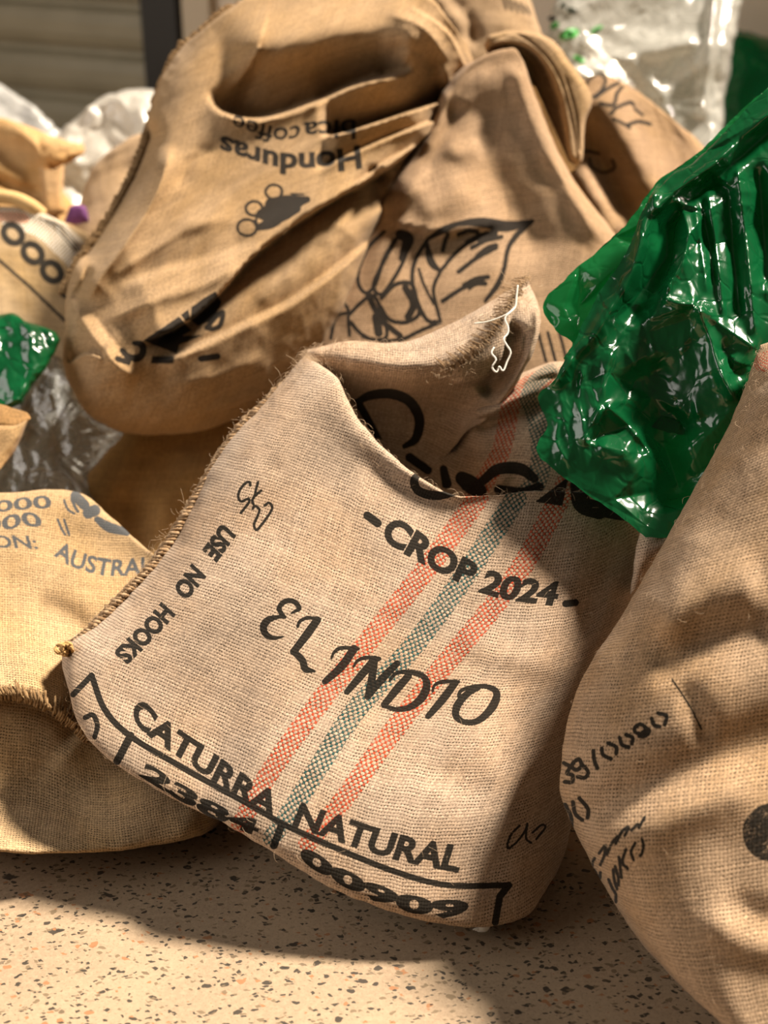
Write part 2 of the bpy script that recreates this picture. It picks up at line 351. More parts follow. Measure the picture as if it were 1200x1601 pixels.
def clear_film(name, tint=(.9, .9, .86), body=.3, rough=.12, milky=(.75, .72, .64)):
    """clear plastic film: mostly see-through with milky creases and a gloss"""
    t = NT(name); g = t.n('NewGeometry').outputs['Position']
    n = t.noise(g, 38, 4, .6, 1.5); cre = t.ramp(t.math('ABSOLUTE', t.math('SUBTRACT', t.noise(g, 22, 2, .5, .8), .5)), .06, .0)
    bp = t.n('Bump'); bp.inputs['Strength'].default_value = .35; bp.inputs['Distance'].default_value = .004; t.put(bp.inputs['Height'], t.math('ADD', n, t.math('MULTIPLY', cre, .25)))
    d = t.n('BsdfDiffuse'); t.put(d.inputs[0], milky); t.put(d.inputs['Normal'], bp.outputs[0])
    tl = t.n('BsdfTranslucent'); t.put(tl.inputs[0], milky); md = t.n('MixShader'); md.inputs[0].default_value = .5; t.t.links.new(d.outputs[0], md.inputs[1]); t.t.links.new(tl.outputs[0], md.inputs[2])
    x = t.n('BsdfTransparent'); t.put(x.inputs[0], tint)
    m1 = t.n('MixShader'); t.put(m1.inputs[0], t.math('ADD', t.math('MULTIPLY', cre, .3), body, clamp=True)); t.t.links.new(x.outputs[0], m1.inputs[1]); t.t.links.new(md.outputs[0], m1.inputs[2])
    gl = t.n('BsdfGlossy'); gl.inputs['Roughness'].default_value = rough; t.put(gl.inputs['Normal'], bp.outputs[0])
    fr = t.n('Fresnel'); fr.inputs[0].default_value = 1.5; t.put(fr.inputs['Normal'], bp.outputs[0])
    m2 = t.n('MixShader'); t.put(m2.inputs[0], t.math('MULTIPLY_ADD', fr.outputs[0], .9, .03)); t.t.links.new(m1.outputs[0], m2.inputs[1]); t.t.links.new(gl.outputs[0], m2.inputs[2])
    return t.done(m2.outputs[0])
def concrete():
    """ground and sealed concrete with dark stone chips"""
    t = NT('exposed_aggregate_concrete'); g = t.n('NewGeometry').outputs['Position']
    wn = t.n('TexNoise'); t.put(wn.inputs['Vector'], g); wn.inputs['Scale'].default_value = 90; wn.inputs['Detail'].default_value = 2
    vm = t.n('VectorMath', operation='MULTIPLY_ADD'); t.put(vm.inputs[0], wn.outputs['Color']); vm.inputs[1].default_value = (.010, .010, 0); t.put(vm.inputs[2], g)
    col = t.mix(t.ramp(t.noise(g, 7, 4), .3, .7), (.33, .243, .155), (.27, .195, .125))
    col = t.mix(t.math('MULTIPLY', t.ramp(t.noise(g, 190, 3), .4, .75), .55), col, (.39, .285, .185))
    col = t.mix(t.math('MULTIPLY', t.ramp(t.noise(g, 420, 2), .52, .72), .4), col, (.15, .10, .06))
    tot = None
    for k, (sc_, lo, hi, dens, sx) in enumerate(((55, .05, .44, .42, 1.0), (105, .06, .46, .50, .9), (200, .08, .46, .58, .8), (32, .02, .42, .14, 1.2))):
        mp = t.n('Mapping'); t.put(mp.inputs[0], vm.outputs[0]); mp.inputs['Location'].default_value = (k * 3.7, k * 1.9, 0); mp.inputs['Rotation'].default_value = (0, 0, .5 * k); mp.inputs['Scale'].default_value = (.85, 1.45, 0)
        v = t.n('TexVoronoi', feature='F1', distance=('MANHATTAN', 'EUCLIDEAN', 'CHEBYCHEV', 'MANHATTAN')[k]); t.put(v.inputs['Vector'], mp.outputs[0]); v.inputs['Scale'].default_value = sc_
        c = t.n('SeparateColor'); t.put(c.inputs[0], v.outputs['Color'])
        on = t.math('LESS_THAN', c.outputs[0], dens); rad = t.math('MULTIPLY_ADD', c.outputs[1], hi - lo, lo)
        m = t.math('MULTIPLY', on, t.ramp(t.math('SUBTRACT', rad, v.outputs['Distance']), .0, .06))
        tone = t.mix(t.ramp(c.outputs[2], .35, .8, smooth=False), (.022, .017, .012), (.15, .105, .06))
        tone = t.mix(t.math('GREATER_THAN', c.outputs[2], .93), tone, (.27, .12, .05))
        col = t.mix(t.math('MULTIPLY', m, .92), col, tone)
    return t.done(t.bsdf(col, .62, t.noise(g, 300, 3), .15, .001, Specular_IOR_Level=.35))

# ------------------------------------------------------------------ cloth surfaces
def patch(name, rows, plane, mat, parent, bulge=.05, rnd=(.1, .1, .1, .1), n=(160, 160), feats=(), noise=.0025, nscale=14., thick=.12,
          mask=None, tex=1024, closed=True, wob=1.0, seed=1, extra=None, dens=.55, lim=None, weave_rot=0.0):
    """smooth surface through rows of (x, y[, depth offset]); plane = (depth, at y, change per 1000 px down, change per 1000 px right)"""
    nu, nv = n; C = []
    for r in rows:
        r = np.array([(p[0], p[1], p[2] if len(p) > 2 else 0.) for p in r], float)
        C.append(r)
    t = np.linspace(0, 1, nu); tu = t - dens * np.sin(2 * math.pi * t) / (2 * math.pi)
    s = np.linspace(0, 1, nv); tv = s - dens * np.sin(2 * math.pi * s) / (2 * math.pi)
    R = []
    for r in C:
        q = cr_len(r, 400); R.append(np.stack([np.interp(tu, np.linspace(0, 1, 400), q[:, k]) for k in range(3)], 1))
    G = cr(np.array(R), tv); x, y, dd = G[..., 0].copy(), G[..., 1].copy(), G[..., 2]
    if wob:
        x += wob * vnoise(x / 23, y / 23, seed) + .5 * wob * vnoise(x / 9, y / 9, seed + 3); y += wob * vnoise(x / 23 + 40, y / 23, seed + 1) + .5 * wob * vnoise(x / 9, y / 9 + 8, seed + 4)
    def g(t, w):
        if w <= 0: return np.ones_like(t)
        k = np.clip(t / w, 0, 1); return np.sqrt(np.clip(1 - (1 - k) ** 2, 0, 1))
    f = (g(tu, rnd[0]) * g(1 - tu, rnd[1]))[None] * (g(tv, rnd[2]) * g(1 - tv, rnd[3]))[:, None]
    base = plane[0] + (y - plane[1]) / 1000 * plane[2] + (x - 600) / 1000 * plane[3]
    d = base + dd - bulge * f
    P0 = W(x, y, d)
    du = np.linalg.norm(np.diff(P0, axis=1), axis=2); U = np.concatenate([np.zeros((nv, 1)), np.cumsum(du, 1)], 1); U -= U[:, nu // 2:nu // 2 + 1]
    dv = np.linalg.norm(np.diff(P0, axis=0), axis=2); V = np.concatenate([np.zeros((1, nu)), np.cumsum(dv, 0)], 0); V -= V[nv // 2:nv // 2 + 1]
    for ft in feats: d = d - ft(x, y)
    if noise:
        d = d + noise * (vnoise(U * nscale, V * nscale, seed + 7) + .45 * vnoise(U * nscale * 2.6, V * nscale * 2.6, seed + 8) + .2 * vnoise(U * nscale * 6, V * nscale * 6, seed + 9)) * np.minimum(f * 1.5, 1)
    if extra is not None: d = d + extra(x, y)
    d = np.minimum(d, dfloor(y) - .003)
    if lim is not None: d = np.minimum(d, lim)
    Pt = W(x, y, d).reshape(-1, 3)
    idx = np.arange(nu * nv).reshape(nv, nu)
    faces = [np.stack([idx[:-1, :-1], idx[:-1, 1:], idx[1:, 1:], idx[1:, :-1]], -1).reshape(-1, 4)]
    uv1 = np.stack([U, V], -1).reshape(-1, 2)
    uv2 = np.stack([np.broadcast_to(np.linspace(0, 1, nu)[None], (nv, nu)), np.broadcast_to(np.linspace(0, 1, nv)[:, None], (nv, nu))], -1).reshape(-1, 2)
    verts = [Pt]
    if closed:
        loop = np.concatenate([idx[0, :-1], idx[:-1, -1], idx[-1, :0:-1], idx[:0:-1, 0]]); m = len(loop)
        lx, ly, ld = x.ravel()[loop], y.ravel()[loop], d.ravel()[loop]; cx, cy, cd = lx.mean(), ly.mean(), ld.mean(); prev = loop; off = nu * nv
        for k, sfrac in enumerate((.02, .07, .16, .3, .5, .75, 1.0)):
            if k == 6:
                verts.append(W(cx, cy, cd + thick)[None]); uv1 = np.r_[uv1, [[0, 0]]]; uv2 = np.r_[uv2, [[-3, -3]]]
                c = off; a = prev; b = np.roll(prev, -1); faces_tri = np.stack([b, a, np.full(m, c)], 1); break
            h = math.sqrt(1 - (1 - sfrac) ** 2)
            q = W(lx + (cx - lx) * sfrac, ly + (cy - ly) * sfrac, ld + (cd - ld) * sfrac + thick * h)
            verts.append(q); cur = off + np.arange(m); off += m
            uv1 = np.r_[uv1, uv1[loop] * (1 - .3 * sfrac)]; uv2 = np.r_[uv2, uv2[loop]]
            faces.append(np.stack([prev, cur, np.roll(cur, -1), np.roll(prev, -1)], 1)); prev = cur
    verts = np.concatenate(verts); verts[:, 2] = np.maximum(verts[:, 2], .0015)
    fq = np.concatenate(faces)
    if closed:
        fall = [tuple(q) for q in fq.tolist()] + [tuple(q) for q in faces_tri.tolist()]
    else: fall = fq
    m = mat
    if mask is not None: m = burlap(name + '_cloth', print_image(name + '_print', mask, x, y, tex), **mat)
    elif isinstance(mat, dict): m = burlap(name + '_cloth', None, **mat)
    o = mesh_obj(name, verts, fall, m, parent, True, {'weave': uv1, 'print': uv2})
    return o, (x, y, d, Pt.reshape(nv, nu, 3))

# ------------------------------------------------------------------ the setting: floor, back wall, roller door
def struct(o): o['kind'] = 'structure'; return o
N = 2
fl = MB(); fl.box((-3.2, -1.8, -.06), (3.2, 4.2, 0.0)); struct(fl.obj('floor', concrete(), smooth=False))
WA = np.array([-1.08, 2.47]); wdir = np.array([.924, -.383]); wnor = np.array([-.383, -.924])       # the back wall runs slightly towards the camera on the right
def wall_pt(p):
    q = WA + wdir * p[0] + wnor * p[1]; return np.array([q[0], q[1], p[2]])
t = NT('painted_render'); g = t.n('NewGeometry').outputs['Position']
wall_mat = t.done(t.bsdf(t.mix(t.ramp(t.noise(g, 5, 4), .3, .7), (.80, .68, .54), (.74, .62, .48)), .85, t.noise(g, 160, 3), .3, .002))
b = MB(); b.box((.66, -.12, 0), (3.4, 0, 1.3), wall_pt); struct(b.obj('wall_back', wall_mat, smooth=False))
b = MB(); b.box((-1.6, -.12, 1.18), (.66, -.02, 1.3), wall_pt); struct(b.obj('wall_lintel', wall_mat, smooth=False))
t = NT('roller_door_paint'); g = t.n('NewGeometry').outputs['Position']
slat_mat = t.done(t.bsdf(t.mix(t.ramp(t.noise(g, 9, 3), .3, .7), (.30, .265, .18), (.26, .23, .155)), .5, Specular_IOR_Level=.35))
door = bpy.data.objects.new('door_1', None); link(door); door.location = wall_pt((-.6, 0, 0)); door['kind'] = 'structure'
prof = [(0, .0), (.012, .014), (.035, .022), (.065, .022), (.092, .014), (.104, -.004), (.117, -.008), (.117, -.03), (0, -.03)]
sv = [wall_pt((x, n_, z)) for x in (-1.6, .55) for z, n_ in prof]; k = len(prof)
sf = [(j, (j + 1) % k, k + (j + 1) % k, k + j) for j in range(k)] + [tuple(range(k))[::-1], tuple(range(k, 2 * k))]
slat0 = mesh_obj('slat', np.array(sv) + (0, 0, .003), sf, slat_mat, door, False)
for i in range(1, 10):
    o = slat0.copy(); COL.objects.link(o); o.parent = door; o.location.z = i * .1175
dark = plain('dark_guide_rail', (.015, .013, .010), .6)
b = MB(); b.box((.53, -.05, 0), (.63, .035, 1.18), wall_pt); struct(b.obj('trim_1', dark, smooth=False))
b = MB(); b.box((.645, -.06, 0), (.72, .03, 1.3), wall_pt); struct(b.obj('trim_2', plain('pale_door_post', (.56, .46, .33), .6), smooth=False))

# ------------------------------------------------------------------ shared extras: seams, threads, loose fibres
yarn_pale = jute_yarn('jute_yarn_pale', (.40, .28, .17), (.22, .13, .065))
yarn_brown = jute_yarn('jute_yarn_brown', (.28, .18, .09), (.14, .08, .035))
thread_white = plain('white_cotton_thread', (.80, .76, .68), .7)
fibre_mat = plain('loose_jute_fibre', (.46, .33, .21), .8)
def path3(pts, n=None):
    q = cr_len(pts, n or 12 * len(pts)); return W(q[:, 0], q[:, 1], q[:, 2])
def overlock(name, pts, width, mat, parent, gap=4.2, r=.0016, seed=3, ragged=.35, out=0.6):
    """stitched raw edge: a cord with yarn loops thrown over it"""
    rg = np.random.default_rng(seed); q = cr_len(pts, 400); L = np.hypot(*np.diff(q[:, :2], axis=0).T).sum(); n = int(L / gap); m = MB()
    q = cr_len(pts, n); tg = np.gradient(q[:, :2], axis=0); tg /= np.linalg.norm(tg, axis=1)[:, None]; nr = np.stack([-tg[:, 1], tg[:, 0]], 1)
    m.tube(W(q[:, 0], q[:, 1], q[:, 2] + .002), r * 2.2 * (1 + .2 * rg.standard_normal(n)), 6)
    for k in range(n):
        w = width * (1 + ragged * rg.standard_normal()); lean = rg.uniform(5, 11); a = q[k, :2] - nr[k] * w * (1 - out); e = q[k, :2] + nr[k] * w * out + tg[k] * lean; d = q[k, 2]
        P = [W(*a, d - .001), W(*(a * .65 + e * .35 + tg[k] * 1.5), d - .0055 - .002 * rg.random()), W(*(a * .3 + e * .7 + tg[k] * 2), d - .005), W(*e, d + .001), W(*(e - nr[k] * w * .25 + tg[k] * 3), d + .006)]
        m.tube(cr(np.array(P), np.linspace(0, 1, 7)), r * rg.uniform(.7, 1.25), 5)
    o = m.obj(name, mat, parent); return o
def fibres(name, P, count, parent, mat=fibre_mat, lmin=.004, lmax=.015, r=.00012, seed=5, pick=None, up=.55):
    """loose hairs standing off the cloth"""
    rg = np.random.default_rng(seed); m = MB(); H, Wd = P.shape[:2]
    for k in range(count):
        if pick: i, j = pick(rg)
        else: i, j = rg.integers(2, H - 2), rg.integers(2, Wd - 2)
        i = int(min(max(i, 1), H - 2)); j = int(min(max(j, 1), Wd - 2))
        p = P[i, j]; n = np.cross(P[i, j + 1] - P[i, j - 1], P[i + 1, j] - P[i - 1, j]); n /= np.linalg.norm(n) + 1e-9
        tv = rg.standard_normal(3); tv -= n * (tv @ n); tv /= np.linalg.norm(tv); L = rg.uniform(lmin, lmax); h = L * up * rg.uniform(.1, 1.0)
        b2 = np.cross(n, tv) * rg.uniform(-.4, .4)
        pts = [p - n * .001, p + tv * L * .3 + n * h * .7, p + tv * L * .62 + n * h + b2 * L * .4, p + (tv + b2) * L + n * h * rg.uniform(.3, 1.1)]
        m.tube(cr(np.array(pts), np.linspace(0, 1, 5)), [r, r, r, r, r * .6], 3, cap=False)
    o = m.obj(name, mat, parent); o['kind'] = 'stuff'; return o

def fuzz(name, pts, spread, count, parent, seed=3, lmin=.006, lmax=.018, mat=fibre_mat):
    """short hairs along a raw edge"""
    rg = np.random.default_rng(seed); q = path3(pts, 300); m = MB()
    for k in range(count):
        p = q[rg.integers(0, 300)] + rg.normal(0, spread, 3); v = rg.standard_normal(3) - .5 * VF; v /= np.linalg.norm(v); c = rg.standard_normal(3) * .4; L = rg.uniform(lmin, lmax)
        m.tube([p, p + v * L * .4, p + (v * .75 + c * .3) * L, p + (v + c) * L], .00016, 3, cap=False)
    o = m.obj(name, mat, parent); o['kind'] = 'stuff'; return o

# ------------------------------------------------------------------ front sack
M1 = Mask(80, 520, 1040, 1470)
M1.text('CROP 2024', [(594, 839), (640, 868), (700, 900), (770, 931), (868, 946)], (20, -33), (9, -34), .045)
M1.stroke([(574, 806), (590, 818)], 13, smooth=False); M1.stroke([(884, 944), (899, 942)], 11, smooth=False)
M1.text('CATURRA  NATURAL', [(203, 1118), (232, 1149), (290, 1189), (355, 1236), (400, 1264), (455, 1289), (535, 1316), (615, 1342), (716, 1363)], (17, -29), (11, -37), .038)
M1.text('USE   NO   HOOKS', [(348, 818), (300, 884), (240, 958), (178, 1022)], (20, 19), (20, 17), .05)
Z = lambda L: [(380 + x / 2.727, 900 + y / 2.727) for x, y in L]
def brush(L, w): M1.stroke(Z(L), np.array(w) / 2.727)
brush([(205, 160), (238, 140), (215, 110), (178, 110), (153, 138), (168, 170), (178, 178), (150, 176), (108, 188), (86, 218), (98, 252), (132, 266), (172, 260)], [8, 20, 22, 22, 22, 20, 12, 16, 30, 32, 28, 18, 6])
brush([(232, 218), (240, 196), (275, 180), (325, 186)], [12, 14, 16, 14]); brush([(315, 190), (268, 255), (214, 325)], [34, 36, 30]); brush([(214, 322), (252, 362), (265, 398), (302, 408)], [28, 30, 30, 12])
brush([(376, 352), (388, 326), (420, 308), (490, 312)], [10, 14, 18, 14]); brush([(472, 312), (418, 388), (348, 452)], [34, 36, 26])
brush([(470, 388), (488, 362), (525, 350), (580, 355)], [10, 14, 18, 18]); brush([(560, 358), (500, 428), (442, 496)], [34, 34, 26]); brush([(560, 360), (548, 440), (530, 516)], [30, 34, 26]); brush([(655, 375), (592, 440), (530, 516)], [28, 34, 28])
brush([(625, 445), (655, 415), (715, 412), (768, 430), (782, 470), (760, 522), (712, 560), (655, 570), (600, 556)], [12, 18, 22, 26, 34, 36, 28, 22, 20]); brush([(704, 428), (650, 490), (600, 552)], [32, 34, 28])
brush([(806, 494), (818, 465), (858, 452), (918, 452)], [10, 14, 18, 14]); brush([(902, 458), (850, 528), (788, 600)], [32, 34, 26])
brush([(938, 532), (918, 518), (930, 490), (980, 474), (1040, 474), (1080, 500), (1062, 560), (1002, 618), (942, 624), (906, 596), (916, 548), (958, 502), (1005, 482)], [8, 12, 16, 18, 22, 30, 36, 28, 24, 30, 34, 28, 14])
H = lambda L: [(340 + x / 10, 730 + y / 10) for x, y in L]
for L in ([(510, 290), (500, 240), (450, 245), (380, 310), (330, 400), (325, 490), (370, 540), (440, 510), (485, 500), (490, 550), (440, 620), (360, 720)], [(630, 240), (600, 350), (580, 440), (540, 530), (560, 580)], [(680, 370), (620, 420), (590, 450)],
          [(550, 650), (580, 612), (640, 645), (650, 700), (610, 800), (570, 890), (580, 960), (620, 980), (680, 910), (750, 820), (835, 690), (850, 620), (800, 560), (735, 605)]): M1.stroke(H(L), 4.2)
M1.stroke([(143, 1056), (164, 1110), (205, 1152), (290, 1203), (400, 1264), (445, 1290), (520, 1324), (620, 1364), (700, 1384), (796, 1384)], 9.5)
M1.stroke([(143, 1056), (114, 1086)], 9, smooth=False); M1.stroke([(204, 1150), (183, 1190)], 12, smooth=False); M1.stroke([(440, 1290), (428, 1322)], 12, smooth=False); M1.stroke([(795, 1384), (781, 1402), (774, 1442)], 11, smooth=False)
M1.stroke([(133, 1122), (145, 1118), (152, 1134), (148, 1152)], 8)
M1.text('2384', [(218, 1212), (280, 1250), (340, 1282), (400, 1306)], (10, -20), (8, -20), .045); M1.text('00909', [(466, 1342), (510, 1370), (565, 1398), (625, 1421), (680, 1432), (730, 1434)], (8, -20), (3, -26), .05)
M1.stroke([(812, 1291), (798, 1306), (793, 1326), (806, 1318), (820, 1300), (824, 1288), (822, 1310), (830, 1318)], 3.5); M1.stroke([(832, 1302), (846, 1290), (852, 1294), (838, 1312)], 3.5)
S1 = [(746, 780), (675, 878), (579, 998), (492, 1108), (418, 1213), (375, 1290)]; S2 = [(806, 780), (721, 908), (648, 1007), (551, 1117), (478, 1232), (425, 1310)]; S3 = [(885, 760), (804, 904), (684, 1053), (606, 1154), (533, 1255), (480, 1320)]
for L, ch in ((S1, 1), (S2, 2), (S3, 1)): M1.stroke(L, [34, 34, 33, 33, 31, 28], ch)
M1.stroke([(656, 738), (647, 752), (655, 768), (682, 775), (712, 771)], [9, 13, 14, 14, 8]); M1.poly([(838, 784), (864, 764), (888, 746), (878, 790)])
M1.stroke([(905, 760), (910, 788), (936, 798)], 28); M1.stroke([(940, 796), (975, 802), (995, 798)], 24)
F1 = thing('burlap_sack', 'front burlap sack with two orange stripes and one teal stripe and black lettering', 'sack', (.02, -.30, 0))
FRONT = (1.435, 1440, -.235, .02)
cloth1 = dict(base=(.60, .455, .335), warm=(.58, .40, .26))
bodyA, GA = patch('sack_body', [
    [(135, 1090, .05), (190, 1165, .05), (262, 1212, .05), (345, 1252, .06), (430, 1298, .06), (510, 1345, .06), (590, 1380, .06), (680, 1408, .06), (758, 1418, .06), (812, 1404, .06), (845, 1370, .06)],
    [(108, 1076), (122, 1128), (165, 1180), (250, 1234), (345, 1282), (430, 1332), (510, 1380), (590, 1414), (680, 1440), (762, 1446), (825, 1428), (868, 1370)],
    [(100, 1012), (225, 1100), (395, 1192), (560, 1270), (700, 1325), (800, 1345), (890, 1300)],
    [(172, 955), (300, 1012), (450, 1090), (600, 1150), (740, 1190), (850, 1190), (915, 1150)],
    [(268, 850), (400, 892), (540, 950), (680, 1000), (800, 1018), (900, 1005), (995, 955)],
    [(338, 715), (450, 762), (570, 822), (700, 868), (810, 882), (910, 875), (1018, 848)],
    [(418, 622), (500, 680), (590, 747), (690, 790), (780, 790), (890, 788), (1006, 806)],
    [(472, 560), (522, 592), (568, 668), (650, 742), (725, 776), (835, 768), (940, 772), (1008, 790)],
    [(474, 566, .06), (516, 606, .07), (558, 682, .08), (642, 756, .08), (725, 790, .05), (835, 782, .03), (940, 786, .03), (1008, 802, .03)]],
    FRONT, cloth1, F1, bulge=.078, rnd=(.16, .30, .13, .12), n=(230, 240), noise=.0022, nscale=9, thick=.17, mask=M1, tex=2000, wob=1.2, seed=11,
    feats=[ridge([(520, 560), (430, 660), (330, 800), (230, 960)], 42, .010), ridge([(560, 700), (640, 790), (760, 830)], 34, -.006), ridge([(330, 850), (420, 960), (600, 1100)], 130, .012),
           ridge([(330, 1170), (600, 1265), (850, 1220)], 150, .026, .15), ridge([(700, 990), (840, 1040), (930, 1030)], 24, .004), ridge([(640, 1180), (760, 1240), (860, 1240)], 30, -.004), ridge([(980, 830), (930, 930), (880, 1080)], 30, -.006)])
M2 = Mask(470, 520, 1060, 840)
M2.stroke([(558, 628), (580, 618), (612, 616), (640, 628), (655, 655), (650, 685), (632, 698)], [10, 14, 16, 16, 16, 14, 8]); M2.stroke([(560, 630), (575, 660), (585, 680)], 12)
M2.stroke([(693, 733), (698, 756)], [12, 16]); M2.stroke([(722, 748), (736, 758), (750, 768)], [22, 28, 22]); M2.stroke([(754, 752), (778, 734), (812, 733), (835, 748)], [14, 18, 19, 14]); M2.stroke([(780, 766), (815, 770), (842, 762)], 16); M2.stroke([(640, 715), (668, 735)], 14)
M2.poly([(838, 784), (864, 764), (888, 746), (878, 790)]); M2.stroke([(905, 760), (910, 788), (936, 798)], 28)
M2.stroke([(732, 790), (762, 745), (783, 705), (792, 665), (798, 635), (815, 610), (850, 590)], 30, 1); M2.stroke([(806, 790), (838, 752), (846, 705), (838, 655), (825, 625), (838, 596), (860, 580)], [34, 33, 32, 30, 26, 24, 22], 2); M2.stroke([(868, 790), (890, 745), (905, 700)], 32, 1)
necB, GB = patch('sack_neck', [
    [(500, 625, .15), (560, 705, .16), (640, 772, .14), (730, 802, .09), (840, 797, .055), (950, 806, .05), (1022, 822, .05)],
    [(508, 600, .13), (585, 668, .15), (655, 722, .14), (738, 755, .085), (840, 752, .04), (940, 770, .04), (1024, 800, .05)],
    [(520, 580, .11), (610, 625, .14), (690, 665, .14), (748, 692, .085), (832, 690, .04), (930, 718, .04), (1028, 762, .06)],
    [(525, 565, .10), (620, 590, .13), (700, 617, .12), (748, 640, .075), (805, 625, .045), (872, 600, .05), (960, 650, .06), (1032, 722, .08)],
    [(530, 556, .10), (630, 572, .12), (700, 590, .11), (765, 600, .08), (812, 584, .06), (880, 566, .06), (960, 600, .08), (1040, 680, .10)]],
    FRONT, cloth1, F1, bulge=.02, rnd=(0, 0, 0, .18), n=(150, 110), noise=.003, nscale=12, thick=.06, mask=M2, tex=1000, seed=23,
    feats=[ridge([(735, 652), (770, 642), (810, 622), (872, 600)], 11, .022, .1), ridge([(790, 612), (830, 588), (880, 575)], 10, .018, .15), ridge([(735, 672), (790, 655), (860, 632)], 12, -.014, .2), ridge([(740, 700), (770, 735), (800, 760)], 22, .008), ridge([(690, 660), (720, 710), (735, 740)], 20, -.012)])
M3 = Mask(470, 400, 860, 740)
for L, w in (([(558, 628), (580, 618), (612, 616), (640, 628), (655, 655), (650, 685), (632, 698)], [10, 14, 16, 16, 16, 14, 8]), ([(560, 630), (578, 662), (592, 690)], 12)): M3.stroke(L, w)
flapC, GC = patch('sack_folded_top', [
    [(497, 612, .14), (560, 668, .155), (640, 715, .155), (690, 715, .13), (728, 676, .095), (764, 655, .05)],
    [(488, 588, .10), (560, 622, .11), (640, 640, .11), (705, 640, .09), (755, 628, .06), (806, 602, .02)],
    [(482, 566, .03), (560, 575, .02), (640, 585, .01), (712, 572, .005), (775, 552, .012), (838, 536, -.012)],
    [(479, 553, .015), (550, 546, .012), (640, 549, .005), (710, 524, .008), (775, 490, .014), (844, 486, .0)],
    [(481, 547, .035), (545, 534, .03), (630, 535, .02), (702, 507, .02), (770, 469, .024), (824, 438, .05)]],
    (1.435, 1440, -.235, .02), cloth1, F1, bulge=.022, rnd=(.06, .10, 0, .16), n=(190, 120), noise=.0022, nscale=14, thick=.05, mask=M3, tex=800, seed=31,
    feats=[step([(700, 603), (745, 596), (780, 568), (790, 530), (800, 490)], 26, 14, .016, .15), ridge([(770, 644), (812, 584), (838, 524), (838, 470)], 7, .010, .12), ridge([(752, 622), (790, 565), (808, 500)], 15, -.024, .15), ridge([(780, 620), (815, 560), (824, 510)], 4, -.006, .15), ridge([(520, 560), (600, 572), (690, 566)], 16, .006), ridge([(600, 640), (680, 655), (740, 640)], 20, -.010)])
overlock('overlocked_seam', [(101, 1016, 1.512), (140, 985, 1.518), (186, 936, 1.53), (240, 880, 1.545), (288, 806, 1.565), (330, 735, 1.585), (372, 672, 1.60), (418, 626, 1.612), (446, 600, 1.62)], 13, yarn_pale, F1, gap=6.2, r=.0024, seed=4, out=.7, ragged=.18)
fuzz('loose_fibre', [(101, 1016, 1.512), (186, 936, 1.53), (288, 806, 1.565), (372, 672, 1.60), (446, 600, 1.62), (478, 556, 1.61)], .0035, 520, F1, lmin=.003, lmax=.011)
fuzz('loose_fibre', [(688, 582, 1.612), (745, 545, 1.612), (800, 466, 1.625), (818, 440, 1.64)], .007, 700, F1, seed=4, lmin=.003, lmax=.010)
overlock('frayed_hem', [(688, 582, 1.612), (712, 568, 1.61), (745, 545, 1.612), (778, 505, 1.618), (800, 466, 1.625), (818, 440, 1.64)], 20, yarn_pale, F1, gap=1.9, r=.00065, seed=9, ragged=.45, out=.35)
m = MB()
m.tube(path3([(809, 446, 1.60), (807, 464, 1.597), (805, 480, 1.594), (797, 489, 1.59), (789, 498, 1.588), (794, 512, 1.585), (793, 522, 1.583), (787, 530, 1.58), (792, 540, 1.579), (798, 551, 1.578), (792, 566, 1.576), (786, 580, 1.573), (780, 573, 1.573), (776, 582, 1.572), (769, 574, 1.571), (775, 562, 1.572), (768, 552, 1.573), (772, 543, 1.575)], 110), .0010, 6)
m.tube(path3([(805, 480, 1.594), (790, 492, 1.59), (765, 502, 1.588), (741, 506, 1.588)], 40), .0008, 6)
m.obj('white_sewing_thread', thread_white, F1)
m = MB()
for k in range(7):
    c = np.array([104, 1016]) + RNG.normal(0, 5, 2); r_ = RNG.uniform(5, 11)
    th = np.linspace(0, 5.5, 10) + RNG.uniform(0, 6); m.tube(W(c[0] + r_ * np.cos(th), c[1] + .8 * r_ * np.sin(th), 1.485 + .008 * np.sin(th * 2)), .0018, 5)
m.obj('corner_tassel', jute_yarn('jute_tassel', (.58, .36, .15), (.42, .24, .09)), F1)
m = MB(); m.tube(path3([(800, 1408, 1.392), (784, 1420, 1.392), (768, 1434, 1.391), (752, 1449, 1.390), (745, 1454, 1.391)], 20), [.0045] * 8 + [.005] * 6 + [.006, .007, .007, .006, .004, .002], 8)
for k in range(10):
    e = RNG.normal(0, 6, 2); m.tube(path3([(756, 1444, 1.388), (752 + e[0] * .6, 1450 + abs(e[1]) * .3, 1.386), (748 + e[0], 1452 + abs(e[1]) * .5, 1.387)], 6), .0007, 4)
m.obj('corner_tie', thread_white, F1)
cornerD, _ = patch('side_corner', [[(985, 930, .03), (1010, 905, .03), (1035, 880, .05)], [(992, 870), (1018, 865), (1050, 850)], [(1000, 832, .0), (1028, 828), (1062, 822, .02)]], (1.50, 850, -.2, 0), cloth1, F1, bulge=.02, rnd=(.3, .3, 0, .2), n=(40, 40), thick=.03, seed=5)
PA, PB, PC = GA[3], GB[3], GC[3]
def pick_edge(rg):
    r = rg.random()
    if r < .28: return rg.uniform(150, 225), rg.uniform(0, 14)
    if r < .55: return rg.uniform(205, 232), rg.uniform(5, 140)
    return rg.uniform(10, 225), rg.uniform(4, 225)
fibres('loose_fibre', PA, 1100, F1, pick=pick_edge, seed=5)
fibres('loose_fibre', PC, 420, F1, seed=6, pick=lambda rg: (rg.uniform(60, 119), rg.uniform(2, 188)))

